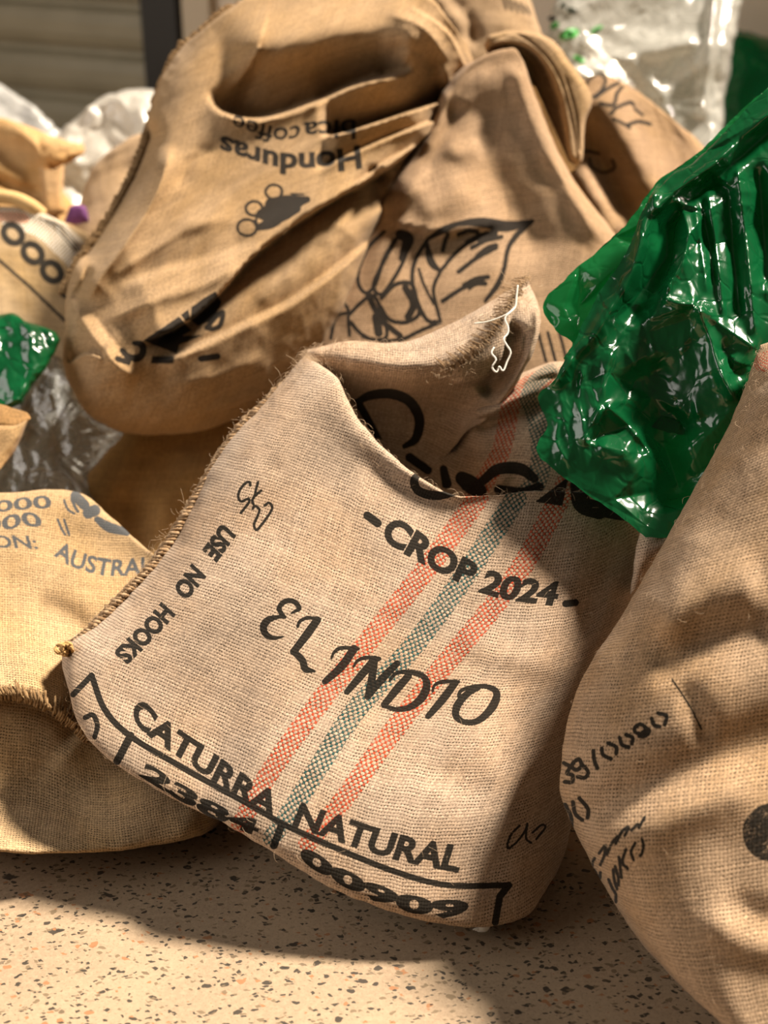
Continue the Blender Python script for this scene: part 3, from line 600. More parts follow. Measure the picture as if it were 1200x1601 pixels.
# ------------------------------------------------------------------ right sack
M4 = Mask(860, 520, 1260, 1500)
M4.capsule(0, (1206, 1302), (1214, 1302), 46, 46); M4.a *= .80; M4.stroke([(1050, 1062), (1078, 1105), (1096, 1140)], 3); M4.a *= .86
R5 = lambda L: [(860 + x / 5.0, 1100 + y / 5.0) for x, y in L]
for L in ([(105, 465), (150, 495), (130, 545), (172, 560), (168, 612), (112, 612)], [(247, 480), (222, 437), (178, 462), (172, 502), (208, 518), (247, 490)], [(247, 475), (294, 535), (268, 580), (212, 572)], [(335, 370), (342, 440), (366, 505)], [(400, 350), (412, 402), (472, 432)], [(450, 310), (512, 340), (515, 392)], [(540, 268), (560, 322), (612, 342)], [(590, 243), (642, 268), (636, 312)],
          [(746, 190), (705, 162), (660, 188), (664, 226), (710, 232), (748, 202)], [(748, 190), (772, 214), (745, 252), (695, 258)], [(790, 118), (810, 168), (852, 182)], [(840, 75), (906, 98), (892, 165)], [(115, 790), (160, 880), (165, 972)], [(175, 770), (195, 862), (250, 912)], [(225, 740), (292, 822), (290, 892)]): M4.stroke(R5(L), 6.5)
for L in ([(325, 1292), (330, 1240), (345, 1212)], [(340, 1300), (382, 1370), (392, 1322)], [(380, 1172), (430, 1110), (420, 1192), (390, 1262)], [(442, 1180), (475, 1100), (522, 1038)], [(510, 1095), (560, 1000), (610, 968), (580, 1032)], [(632, 992), (682, 942)], [(690, 972), (735, 890)],
          [(455, 1375), (482, 1440), (510, 1490), (512, 1552)], [(490, 1300), (500, 1382), (522, 1452)], [(505, 1272), (530, 1360), (532, 1422)], [(535, 1200), (545, 1280), (556, 1362)], [(590, 1140), (562, 1240), (602, 1290)], [(662, 1090), (630, 1160), (650, 1222)], [(715, 1060), (726, 1112), (715, 1170), (700, 1192)]): M4.stroke(R5(L), 5)
M4.stroke([(1192, 566), (1215, 560)], 30, 1)
R1 = thing('burlap_sack', 'large burlap sack with slanted numbers and a round dark stamp, right of the striped sack', 'sack', (.36, -.18, 0))
bodyR, GR = patch('sack_body', [
    [(1190, 1690, .06), (1300, 1730, .06), (1420, 1750, .08)], [(1165, 1640), (1290, 1715), (1440, 1750)], [(1002, 1474), (1100, 1560), (1250, 1640), (1460, 1700)], [(890, 1280), (980, 1330), (1130, 1380), (1300, 1400), (1480, 1420)],
    [(877, 1190), (960, 1200), (1100, 1200), (1300, 1190), (1480, 1180)], [(905, 1070), (990, 1062), (1100, 1042), (1300, 1000), (1480, 980)], [(982, 945), (1060, 920), (1150, 892), (1300, 860), (1480, 840)],
    [(1060, 808), (1110, 792), (1180, 770), (1300, 740), (1480, 720)], [(1140, 662), (1180, 652), (1240, 632), (1340, 610), (1480, 600)], [(1188, 540), (1228, 528), (1290, 516), (1370, 510), (1480, 505)]],
    (1.39, 1190, -.115, .0), dict(base=(.53, .37, .235), warm=(.50, .32, .17), pu=.0036, pv=.0036), R1, bulge=.14, rnd=(.42, .35, .12, .1), n=(190, 220), noise=.0028, nscale=8, thick=.12, mask=M4, tex=1400, seed=41,
    feats=[ridge([(880, 1300), (960, 1262), (1060, 1215), (1180, 1160), (1300, 1120)], 45, -.020, .15), ridge([(900, 1345), (990, 1292), (1080, 1258), (1200, 1225)], 40, .013, .2), ridge([(1000, 1040), (1100, 1010), (1230, 985)], 40, -.012, .2), ridge([(1010, 985), (1090, 935), (1200, 905)], 40, .012, .2),
           ridge([(1080, 1420), (1160, 1470), (1260, 1500)], 26, .007), ridge([(1120, 1400), (1210, 1440), (1300, 1450)], 24, -.007), ridge([(1060, 1060), (1090, 1120), (1110, 1170)], 22, -.007), ridge([(1110, 800), (1060, 920), (1020, 1040)], 35, .008)])
fibres('loose_fibre', GR[3], 500, R1, seed=8, pick=lambda rg: (rg.uniform(10, 215), rg.uniform(2, 30) if rg.random() < .5 else rg.uniform(2, 100)))

# ------------------------------------------------------------------ left sack
M5 = Mask(-60, 750, 320, 960)
ink5 = (.06, .065, .07)
M5.text('0000', [(-40, 803), (0, 800), (40, 796), (82, 794)], (2, -16), (-4, -20), .02); M5.stroke([(100, 782), (106, 796), (116, 803)], 4); M5.stroke([(112, 780), (118, 794), (122, 800)], 5); M5.text('000', [(-30, 832), (10, 828), (36, 822), (68, 824)], (2, -20), (-8, -22), .02); M5.stroke([(90, 812), (97, 828), (102, 836)], 4); M5.stroke([(100, 812), (106, 830), (108, 836)], 4)
M5.stroke([(118, 775), (132, 790)], 16); M5.stroke([(138, 802), (148, 798)], 18); M5.stroke([(152, 812), (170, 824), (198, 832)], [10, 16, 12])
M5.text('ION:', [(-20, 856), (20, 856), (60, 858)], (-4, -18), (-6, -20), .02); M5.text('AUSTRALI', [(84, 868), (110, 884), (140, 894), (175, 900), (245, 896)], (10, -24), (-2, -26), .025)
L1 = thing('burlap_sack', 'golden burlap sack printed AUSTRALIA lying left of the striped sack', 'sack', (-.50, -.02, 0))
bodyL, GL = patch('sack_body', [
    [(-110, 1300, .05), (0, 1312, .05), (100, 1314, .05), (200, 1310, .05), (290, 1295, .05), (335, 1280, .05)], [(-130, 1305), (0, 1328), (100, 1331), (200, 1325), (300, 1308), (345, 1288)], [(-140, 1215, .03), (0, 1235, .03), (120, 1245, .03), (230, 1245), (330, 1235), (362, 1215)],
    [(-140, 1088, -.03), (20, 1090, -.03), (90, 1113, -.02), (150, 1150, .01), (260, 1150, .03), (350, 1110, .03)], [(-140, 960), (20, 960), (120, 970), (220, 980), (320, 980), (350, 970)], [(-140, 850), (20, 858), (120, 862), (200, 880), (280, 900), (345, 900)],
    [(-140, 772), (0, 775), (70, 770), (128, 775), (170, 808), (215, 846), (262, 880), (330, 890)], [(-140, 780, .05), (0, 784, .05), (70, 780, .05), (125, 786, .05), (165, 818, .05), (210, 856, .05), (255, 888, .05), (330, 900, .05)]],
    (1.575, 1330, -.50, .12), dict(base=(.58, .40, .22), warm=(.56, .36, .165), ink=ink5, inkwear=.5), L1, bulge=.085, rnd=(.1, .15, .16, .14), n=(170, 170), noise=.004, nscale=9, thick=.10, mask=M5, tex=1100, seed=51, lim=None,
    feats=[step([(135, 1150), (88, 1114), (30, 1088), (-60, 1086)][::-1], 60, 40, .026, .12, 1.0), ridge([(40, 950), (100, 962), (150, 1000)], 22, -.012), ridge([(-60, 1010), (20, 1020), (90, 1060)], 40, .010), ridge([(60, 790), (140, 850), (240, 890)], 40, -.006)])
overlock('frayed_seam', [(-70, 1086, 1.478), (-10, 1088, 1.478), (30, 1090, 1.478), (75, 1106, 1.478), (110, 1130, 1.485), (130, 1150, 1.49)], 20, yarn_brown, L1, gap=3.2, r=.0013, seed=12, out=.3)

# ------------------------------------------------------------------ sack with the folded mouth, upper left
M6 = Mask(90, -20, 720, 680)
M6.text('Honduras', [(562, 228), (520, 236), (480, 240), (440, 240), (400, 230), (345, 212)], (4, 34), (-4, 30), .035); M6.text('bica', [(556, 187), (515, 189), (474, 192)], (0, 30), (0, 28), .02); M6.text('coffee', [(470, 195), (440, 200), (405, 192), (366, 180)], (-4, 30), (-6, 22), .015)
for c, r_ in (((428, 300), 13), ((397, 326), 13), ((386, 356), 15), ((412, 345), 12)): M6.stroke([(c[0] + r_ * math.cos(a_), c[1] + .85 * r_ * math.sin(a_)) for a_ in np.linspace(0, 6.3, 12)], 4.5)
M6.stroke([(425, 320), (450, 318), (480, 312)], [22, 26, 10]); M6.stroke([(408, 335), (432, 332), (462, 326)], [16, 34, 16]); M6.stroke([(404, 356), (425, 348), (445, 338)], [10, 18, 8]); M6.stroke([(455, 303), (475, 304)], 3)
Y = lambda L: [(180 + x / 5.45, 440 + y / 5.45) for x, y in L]
for L in ([(650, 220), (760, 140), (850, 90), (900, 180), (830, 330), (700, 375), (640, 330)], [(240, 505), (400, 400), (540, 305), (645, 420), (560, 465), (745, 458), (540, 540), (520, 615), (470, 595), (380, 545)], [(320, 640), (500, 638), (490, 700), (305, 700)], [(560, 290), (620, 240), (640, 330), (600, 340)]): M6.poly(Y(L))
M6.stroke(Y([(60, 590), (110, 640), (190, 655), (235, 605), (225, 540), (160, 525)]), [9, 10, 12, 11, 11, 7]); M6.stroke(Y([(790, 385), (850, 310), (915, 265), (895, 370), (840, 405), (780, 395)]), 8); M6.stroke(Y([(20, 660), (110, 690)]), 9); M6.stroke(Y([(730, 660), (870, 640)]), 10)
H1 = thing('burlap_sack', 'burlap sack with deep folds and upside down Honduras print, upper left', 'sack', (-.28, .40, .2))
honduras, GH = patch('sack_body', [
    [(125, 605, .14), (160, 645, .15), (222, 664, .16), (300, 660, .16), (378, 634, .16), (436, 600, .16), (500, 552, .16)],
    [(108, 600, .07), (135, 645, .10), (190, 674, .12), (260, 678, .12), (330, 668, .12), (392, 642, .12), (445, 608, .12), (510, 550, .12)], [(98, 560, .02), (160, 612, .045), (240, 630, .05), (320, 618, .05), (410, 578, .05), (485, 522, .05), (555, 455, .06)], [(101, 525), (165, 556), (240, 558), (330, 528), (420, 478), (505, 418), (585, 370, .04)],
    [(102, 485), (160, 498), (240, 488), (330, 450), (420, 400), (525, 330), (630, 285, .05)], [(112, 428), (170, 420), (250, 390), (340, 340), (430, 290), (545, 250), (675, 225, .06)], [(170, 335), (225, 322), (300, 290), (380, 250), (460, 222), (565, 190), (705, 178, .06)],
    [(214, 250), (262, 222), (330, 196), (400, 172), (490, 150), (600, 135), (722, 132, .05)], [(240, 150), (295, 124), (370, 102), (450, 80), (550, 62), (645, 70), (738, 102, .04)], [(276, 84), (340, 52), (420, 27), (500, 8), (580, 2), (665, 17), (734, 80, .03)],
    [(306, 56), (375, 2), (440, -26), (510, -42), (592, -38), (668, -8), (730, 72, .03)], [(318, 66, .06), (380, 14, .06), (440, -12, .06), (510, -26, .06), (590, -22, .06), (664, 4, .06), (724, 78, .07)]],
    (1.93, 640, -.36, .04), dict(base=(.55, .365, .20), warm=(.52, .325, .15), ink=(.012, .010, .008)), H1, bulge=.11, rnd=(.17, .10, .24, .14), n=(250, 290), noise=.0035, nscale=10, thick=.08, mask=M6, tex=1500, seed=61,
    feats=[step([(215, 540), (285, 508), (335, 468), (395, 402), (470, 345), (540, 302), (610, 262), (700, 185)], 80, 18, .046, .08, .75),
           step([(655, 108), (560, 130), (490, 160), (410, 184), (350, 174), (318, 140)], 26, 60, .034, .16, 2.3, 6), ridge([(340, 80), (440, 66), (550, 48), (640, 55), (700, 95)], 46, .060, .2),
           step([(712, 150), (610, 184), (540, 206), (500, 214)], 18, 34, .024, .12, 4.4), step([(712, 176), (620, 210), (560, 236), (490, 270)], 14, 14, .016, .15, 1.6), step([(700, 205), (640, 232), (590, 262), (540, 300)], 14, 10, .014, .15, 1.0),
           step([(600, 360), (470, 462), (380, 508), (300, 545), (235, 568)], 46, 24, .020, .12, .6, 6), crease([(268, 226), (246, 300), (204, 370), (160, 430), (135, 475)], 15, .040, .12), ridge([(238, 186), (216, 262), (172, 336), (120, 418)], 17, -.060, .12),
           crease([(290, 240), (330, 232), (300, 250), (275, 300)], 9, -.010, .2), crease([(160, 505), (250, 468), (330, 440), (390, 398)], 18, .022, .2), step([(420, 370), (330, 405), (250, 425), (180, 452)], 14, 30, .006, .2, 2.6, 8), crease([(168, 440), (225, 400), (300, 355), (380, 338)], 14, .014, .25),
           crease([(112, 470), (140, 520), (185, 575), (220, 590)], 16, .022, .15), step([(165, 560), (135, 552), (104, 570)], 10, 12, .012, .15, 2.0), ridge([(110, 470), (128, 448), (142, 415)], 7, -.02, .2), crease([(120, 500), (150, 545), (170, 570)], 6, -.008), crease([(140, 480), (175, 530), (210, 560)], 6, -.008),
           step([(300, 655), (380, 628), (460, 590), (520, 545)], 14, 12, .014, .2, .8), crease([(250, 600), (330, 590), (430, 550)], 14, .006), crease([(460, 335), (520, 345), (570, 390)], 20, .012, .3), ridge([(600, 262), (588, 292), (600, 330)], 16, -.035, .2),
           crease([(600, 20), (660, 42), (705, 100)], 8, .016, .2), step([(732, 110), (700, 50), (640, 8)], 10, 12, .014, .1, 1.0), crease([(600, 70), (650, 80), (690, 120)], 12, -.014), crease([(360, 300), (330, 330), (270, 360)], 12, .006), crease([(470, 420), (440, 440), (400, 480)], 10, .006), crease([(520, 380), (470, 400), (420, 450)], 9, -.006)])
overlock('stitched_edge', [(392, 6, 2.145), (350, 22, 2.135), (312, 54, 2.125), (278, 86, 2.112), (252, 142, 2.095), (236, 196, 2.075), (216, 256, 2.055), (176, 334, 2.03), (130, 400, 2.01), (104, 452, 2.0)], 13, yarn_brown, H1, gap=3.6, r=.0028, seed=17, ragged=.2, out=.6)

# ------------------------------------------------------------------ sack with the leaf and cherry print, centre
M7 = Mask(460, 320, 1010, 680)
def k7(L, w): M7.stroke([(400 + x / 2.4, 300 + y / 2.4) for x, y in L], np.array(w) / 1.9 if hasattr(w, '__len__') else w / 1.9)
k7([(640, 180), (700, 145), (760, 120), (850, 115), (940, 130), (1040, 108)], [10, 22, 16, 30, 34, 8]); k7([(1035, 110), (980, 160), (945, 215), (930, 290), (905, 350), (860, 410)], [14, 18, 14, 14, 18, 12])
k7([(640, 185), (600, 250), (585, 320), (600, 400), (640, 480), (690, 490)], 13); k7([(690, 300), (740, 240), (800, 190), (900, 160)], 12); k7([(690, 300), (665, 370), (690, 480)], 11); k7([(610, 290), (630, 350), (665, 420)], 9); k7([(640, 190), (655, 260), (690, 300)], [10, 24, 10])
for a_, b_ in (((720, 160), (700, 220)), ((760, 160), (830, 150)), ((790, 190), (900, 150)), ((810, 210), (920, 170)), ((760, 300), (900, 210)), ((830, 240), (900, 200)), ((700, 410), (850, 330)), ((780, 350), (870, 320)), ((800, 360), (860, 345))): k7([a_, ((a_[0] + b_[0]) / 2, (a_[1] + b_[1]) / 2 - 8), b_], 14)
k7([(480, 150), (420, 210), (385, 290), (385, 350), (415, 380), (450, 340), (480, 250), (520, 180)], 12); k7([(530, 170), (480, 260), (440, 350), (470, 385), (520, 320), (560, 240), (570, 170)], 12); k7([(540, 160), (570, 180), (545, 250)], [30, 36, 18])
k7([(470, 400), (520, 350), (580, 345), (600, 400), (610, 460), (560, 490), (500, 480), (465, 430)], 13); k7([(560, 360), (590, 420), (570, 470)], 22); k7([(350, 460), (400, 410), (440, 390), (470, 450), (490, 540), (440, 555), (390, 530), (355, 490)], 12); k7([(420, 390), (470, 480), (540, 540)], 18); k7([(450, 470), (460, 530)], 26)
k7([(330, 330), (325, 400), (345, 450), (300, 470), (280, 550)], 10); k7([(345, 470), (350, 540)], 10); k7([(540, 560), (620, 520), (690, 490)], 12); k7([(400, 545), (480, 560), (560, 550)], 10); k7([(330, 330), (380, 260), (440, 190), (480, 150)], 10)
for x in (845, 860, 878): M7.stroke([(x - 4, 520), (x + 8, 565)], 5)
C1 = thing('burlap_sack', 'burlap sack printed with a leaf and coffee cherries behind the striped sack', 'sack', (.1, .45, 0))
bodyC, GC7 = patch('sack_body', [
    [(430, 760), (550, 780), (680, 780), (800, 760), (900, 740), (1000, 720)], [(470, 590), (560, 600), (680, 600), (800, 590), (900, 570), (1010, 550)], [(508, 470), (590, 470), (690, 470), (800, 460), (900, 450), (1010, 450)], [(580, 360), (640, 352), (720, 345), (800, 340), (880, 330), (965, 372)],
    [(607, 292), (660, 270), (720, 250), (790, 240), (850, 240), (905, 292)], [(662, 212), (700, 190), (740, 170), (790, 160), (830, 170), (868, 225)], [(692, 142), (720, 125), (750, 110), (785, 105), (812, 112), (838, 152)], [(730, 100), (756, 88), (780, 78), (797, 76), (808, 80), (820, 100)], [(734, 108, .05), (758, 97, .05), (780, 88, .05), (797, 86, .05), (806, 90, .05), (816, 106, .05)]],
    (1.945, 700, -.26, .0), dict(base=(.54, .36, .22), warm=(.51, .325, .18), ink=(.012, .010, .008)), C1, bulge=.07, rnd=(.2, .2, 0, .1), n=(190, 190), noise=.0045, nscale=10, thick=.08, mask=M7, tex=1300, seed=71,
    feats=[step([(596, 352), (640, 358), (690, 368), (740, 360), (800, 352)], 46, 12, .018, .2), ridge([(800, 90), (822, 160), (862, 250), (945, 385)], 16, .014, .1), ridge([(720, 150), (690, 220), (630, 290)], 20, -.016, .2), ridge([(665, 250), (640, 300), (612, 320)], 14, .014, .3), ridge([(770, 120), (760, 220), (800, 330), (860, 420)], 40, -.022, .2), ridge([(700, 130), (684, 190), (655, 240)], 9, .012, .2), ridge([(740, 280), (690, 320), (640, 335)], 26, .012, .3), ridge([(690, 220), (720, 240), (760, 230)], 16, .012, .3)])
hem, _ = patch('folded_hem', [
    [(888, 252), (900, 258), (910, 252)], [(880, 205), (898, 205), (914, 195)], [(868, 152), (890, 148), (924, 150)], [(850, 105), (868, 98), (888, 92)], [(828, 80), (842, 68), (856, 58)], [(800, 70), (806, 56), (808, 46)], [(770, 74), (768, 62), (768, 54)], [(762, 84, .03), (758, 76, .03), (756, 70, .03)]],
    (2.075, 150, -.10, 0), dict(base=(.54, .36, .20), warm=(.50, .32, .15)), C1, bulge=.03, rnd=(.3, .3, .05, .1), n=(46, 110), noise=.002, thick=.03, seed=73,
    feats=[ridge([(778, 62), (806, 52), (850, 84), (878, 130), (896, 200), (902, 250)], 2.2, -.004, .05), ridge([(884, 120), (900, 180), (906, 240)], 2.0, -.004, .05)])
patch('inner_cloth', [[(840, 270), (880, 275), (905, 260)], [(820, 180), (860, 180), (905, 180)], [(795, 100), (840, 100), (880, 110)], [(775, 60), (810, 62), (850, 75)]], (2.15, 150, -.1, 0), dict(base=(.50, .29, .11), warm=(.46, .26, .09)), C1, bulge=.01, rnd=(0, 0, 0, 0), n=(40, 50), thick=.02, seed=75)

# ------------------------------------------------------------------ ochre sack in the middle, and the ones behind
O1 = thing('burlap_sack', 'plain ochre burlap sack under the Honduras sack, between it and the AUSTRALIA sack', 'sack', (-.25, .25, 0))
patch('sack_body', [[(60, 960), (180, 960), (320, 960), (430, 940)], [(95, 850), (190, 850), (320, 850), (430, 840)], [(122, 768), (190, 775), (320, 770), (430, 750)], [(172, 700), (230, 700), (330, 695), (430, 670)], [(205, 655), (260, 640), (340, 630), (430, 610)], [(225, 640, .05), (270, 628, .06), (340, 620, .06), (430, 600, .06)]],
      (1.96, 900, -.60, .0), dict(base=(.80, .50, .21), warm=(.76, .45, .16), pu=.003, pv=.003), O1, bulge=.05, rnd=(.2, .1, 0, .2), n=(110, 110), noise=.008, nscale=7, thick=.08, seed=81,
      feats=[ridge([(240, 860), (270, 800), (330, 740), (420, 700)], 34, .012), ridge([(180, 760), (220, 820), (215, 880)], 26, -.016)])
M8 = Mask(870, 90, 1130, 320)
for L, w in (([(918, 128), (912, 142), (924, 152), (940, 140), (946, 124), (934, 116), (920, 124)], 5), ([(930, 152), (950, 138), (966, 130)], 6), ([(938, 162), (958, 164), (964, 146), (972, 136)], 6), ([(954, 178), (964, 168), (984, 160), (990, 164)], 6), ([(958, 186), (972, 192), (984, 200)], 5), ([(978, 196), (998, 190), (1016, 194)], 6), ([(992, 170), (1004, 180)], 5),
             ([(900, 244), (914, 236), (936, 240)], 5), ([(920, 248), (926, 262), (944, 270), (960, 262), (956, 250)], 4.5)): M8.stroke(L, w)
K1 = thing('burlap_sack', 'burlap sack with slanted black lettering below the clear bag, upper right', 'sack', (.35, .62, .0))
patch('sack_body', [[(850, 600), (960, 600), (1080, 600), (1210, 590)], [(872, 420), (960, 430), (1060, 430), (1180, 420)], [(888, 300), (950, 330), (1040, 335), (1150, 330)], [(894, 205), (945, 212), (1020, 228), (1125, 262)], [(896, 142), (935, 120), (1000, 148), (1085, 215)], [(904, 152, .05), (938, 130, .05), (996, 158, .05), (1076, 226, .05)]],
      (2.235, 400, -.30, .05), dict(base=(.56, .365, .22), warm=(.55, .34, .16), ink=(.018, .015, .012)), K1, bulge=.05, rnd=(.15, .2, 0, .15), n=(120, 130), noise=.004, thick=.14, mask=M8, tex=700, seed=83,
      feats=[ridge([(930, 130), (985, 230), (1040, 330), (1080, 420)], 30, .03, .1), ridge([(905, 190), (940, 260), (985, 340)], 18, -.028, .15), ridge([(890, 260), (930, 300), (970, 380)], 22, .018, .2)])
M9 = Mask(760, -30, 870, 60)
for k in range(5): M9.stroke([(786 + k * 9, -6 + 4 * k), (792 + k * 9, 14 + 2 * k)], 4)
T1 = thing('burlap_sack', 'pale sunlit burlap sack behind the Honduras sack at the top edge', 'sack', (.15, .95, .0))
patch('sack_body', [[(420, 380), (600, 380), (780, 380), (880, 380)], [(420, 160), (600, 150), (780, 150), (880, 160)], [(430, 40), (580, 60), (760, 60), (850, 66)], [(460, -40), (580, -20), (740, -20), (832, 10)], [(500, -70), (580, -70), (700, -70), (808, -40)]],
      (2.42, 100, -.25, .0), dict(base=(.58, .40, .24), warm=(.56, .37, .20)), T1, bulge=.06, rnd=(.1, .14, 0, .15), n=(90, 90), noise=.005, thick=.12, mask=M9, tex=400, seed=85, feats=[ridge([(690, -10), (730, 30), (740, 80)], 12, -.02), ridge([(600, -20), (690, 0), (745, 60)], 16, .02)])

# far left: a printed white and tan sack, an ochre one, a pale wrapped one
M10 = Mask(-60, 300, 160, 560)
for c in ((20, 366), (51, 396), (81, 425)):
    th = np.linspace(0, 6.4, 18); ca, sa = math.cos(.7), math.sin(.7)
    M10.stroke([(c[0] + 16 * math.cos(a_) * ca - 12 * math.sin(a_) * sa, c[1] + 16 * math.cos(a_) * sa + 13 * math.sin(a_) * ca) for a_ in th], 10.5)
M10.stroke([(-40, 372), (0, 408), (48, 450), (105, 505)], 5, smooth=False); M10.stroke([(98, 462), (108, 466)], 6)
M10.stroke([(20, 334), (70, 352), (120, 398), (150, 430)], 44, 1); M10.stroke([(-8, 340), (15, 338), (38, 342)], 16, 2)
for k in range(3): M10.stroke([(62 + 10 * k, 340 + 3 * k), (80 + 10 * k, 352 + 3 * k), (100 + 9 * k, 372 + 3 * k), (118 + 5 * k, 392)], 2)
N1 = thing('woven_sack', 'tan printed sack with a row of black zeros at the left edge', 'sack', (-.55, .55, 0))
patch('sack_body', [[(-120, 640), (-20, 640), (80, 640), (190, 620)], [(-120, 520), (-20, 530), (80, 530), (180, 520)], [(-120, 420), (-20, 420), (70, 430), (165, 440)], [(-120, 345), (-20, 350), (60, 360), (150, 385)], [(-110, 318), (-10, 322), (60, 332), (138, 365)], [(-110, 326, .05), (-10, 332, .05), (60, 342, .05), (134, 374, .05)]],
      (2.17, 500, -.42, .0), dict(base=(.60, .43, .25), warm=(.58, .38, .17), holes=.4, inkwear=.2, ink=(.02, .018, .015), orange=(.85, .80, .70), teal=(.80, .38, .30)), N1, bulge=.06, rnd=(0, .2, 0, .2), n=(110, 110), noise=.004, thick=.14, mask=M10, tex=700, seed=91)
hemN = MB(); hemN.tube(path3([(-80, 308, 2.18), (-20, 306, 2.18), (20, 310, 2.18), (48, 322, 2.18), (66, 336, 2.19)]), .011, 8); hemN.obj('rolled_hem', jute_yarn('hem_tan', (.62, .42, .20), (.55, .35, .15)), N1)
Q1 = thing('burlap_sack', 'pale sunlit burlap sack standing left behind the Honduras sack', 'sack', (-.45, .8, 0))
patch('sack_body', [[(60, 620), (140, 640), (230, 640), (330, 620)], [(90, 480), (160, 480), (240, 470), (330, 450)], [(115, 360), (170, 350), (240, 340), (330, 330)], [(138, 275), (185, 255), (250, 240), (330, 240)], [(165, 240), (205, 215), (260, 200), (320, 200)], [(172, 250, .05), (210, 226, .05), (262, 212, .05), (318, 212, .05)]],
      (2.33, 500, -.36, .0), dict(base=(.62, .43, .26), warm=(.62, .41, .22)), Q1, bulge=.06, rnd=(.2, .1, 0, .2), n=(80, 90), noise=.006, thick=.12, seed=93)
J1 = thing('cloth_sack', 'orange tan cloth sack with a knotted corner at the left edge', 'sack', (-.75, .85, 0))
patch('sack_body', [[(-140, 560), (-40, 560), (60, 540), (140, 520)], [(-140, 400), (-40, 390), (50, 370), (125, 350)], [(-140, 290), (-40, 295), (30, 285), (95, 290)], [(-140, 230), (-40, 225), (30, 230), (90, 250)], [(-140, 190), (-40, 182), (20, 190), (85, 215)], [(-140, 200, .05), (-40, 192, .05), (20, 200, .05), (80, 225, .05)]],
      (2.50, 400, -.35, .0), dict(base=(.68, .43, .20), warm=(.62, .35, .12), holes=.3), J1, bulge=.06, rnd=(0, .3, 0, .2), n=(80, 90), noise=.01, nscale=7, thick=.14, seed=95, feats=[ridge([(-40, 200), (20, 250), (70, 300)], 16, -.02), ridge([(10, 190), (60, 230), (100, 290)], 14, .02), ridge([(-30, 270), (30, 296), (80, 300)], 10, -.03)])
patch('knotted_corner', [[(52, 262, .01), (90, 262), (118, 250), (132, 240)], [(52, 238), (90, 240), (116, 234), (132, 232)], [(50, 205), (80, 212), (110, 222), (130, 224)]], (2.52, 240, -.3, 0), dict(base=(.68, .43, .20), warm=(.60, .32, .10), holes=.3), J1, bulge=.04, rnd=(.1, .3, .4, .4), n=(50, 40), noise=.006, nscale=20, thick=.05, seed=97)
patch('hanging_flap', [[(70, 335), (88, 338), (104, 332)], [(66, 300), (86, 305), (100, 300)], [(60, 262), (82, 266), (100, 256)]], (2.47, 300, -.3, 0), dict(base=(.66, .42, .21), warm=(.58, .33, .13), holes=.3), J1, bulge=.02, rnd=(.3, .3, .2, 0), n=(30, 40), noise=.004, thick=.03, seed=98)
X1 = thing('cloth_scrap', 'small purple cloth scrap between the sacks at the left', 'scrap', (-.50, .7, .3))
patch('cloth', [[(100, 346), (116, 350), (138, 348)], [(104, 334), (118, 330), (136, 332)], [(108, 324), (120, 320), (134, 322)]], (2.28, 330, 0, 0), plain('purple_cloth', (.11, .025, .12), .8), X1, bulge=.015, rnd=(.3, .3, .3, .3), n=(24, 24), thick=.03, seed=99)

# ------------------------------------------------------------------ plastic
def crum(seed, size, amp, rot=1.1, aspect=2.): return lambda x, y: crumple(x, y, seed, size, amp, rot, aspect)
green = film('green_film', (.003, .085, .025), (.008, .25, .065), .19, mixt=.22)
green_thin = film('green_film_single_layer', (.008, .11, .034), (.016, .42, .12), .14, mixt=.5)
G1 = thing('plastic_liner_bag', 'crumpled shiny green plastic liner bag standing up beside the large right sack', 'bag', (.42, .02, 0))
patch('back_film', [
    [(880, 560), (960, 640), (1060, 680), (1180, 680), (1320, 660)], [(893, 536), (950, 560), (1040, 580), (1160, 560), (1320, 540)], [(865, 514), (920, 490), (1010, 480), (1140, 470), (1320, 450)], [(851, 471), (905, 440), (990, 420), (1120, 400), (1320, 380)], [(905, 416), (950, 385), (1010, 365), (1120, 330), (1320, 300)],
    [(962, 370), (990, 340), (1040, 320), (1130, 280), (1320, 220)], [(1000, 322), (1022, 292), (1060, 275), (1140, 230), (1320, 150)], [(1030, 282), (1060, 262), (1100, 238), (1160, 190), (1320, 100)], [(1062, 262), (1098, 234), (1130, 200), (1200, 138), (1320, 60)]],
    (1.60, 400, -.22, -.05), green_thin, G1, bulge=.0, rnd=(0, 0, 0, 0), n=(170, 200), noise=.0, closed=False, seed=101, wob=1.5, dens=.1,
    feats=[tin([(851, 471, 0), (905, 416, .004), (962, 370, 0), (1000, 322, 0), (880, 480, .010), (940, 440, .016), (985, 400, .012), (866, 513, .0), (893, 536, .0), (905, 480, -.012), (950, 450, -.016), (900, 520, .002), (935, 500, -.006), (975, 430, -.02), (1000, 370, -.012), (1010, 345, .01), (1060, 275, .0), (1080, 300, -.02), (1200, 140, 0)]), lambda x, y: crumple(x, y, 5, 40, .0030, -.6, 1.8)])
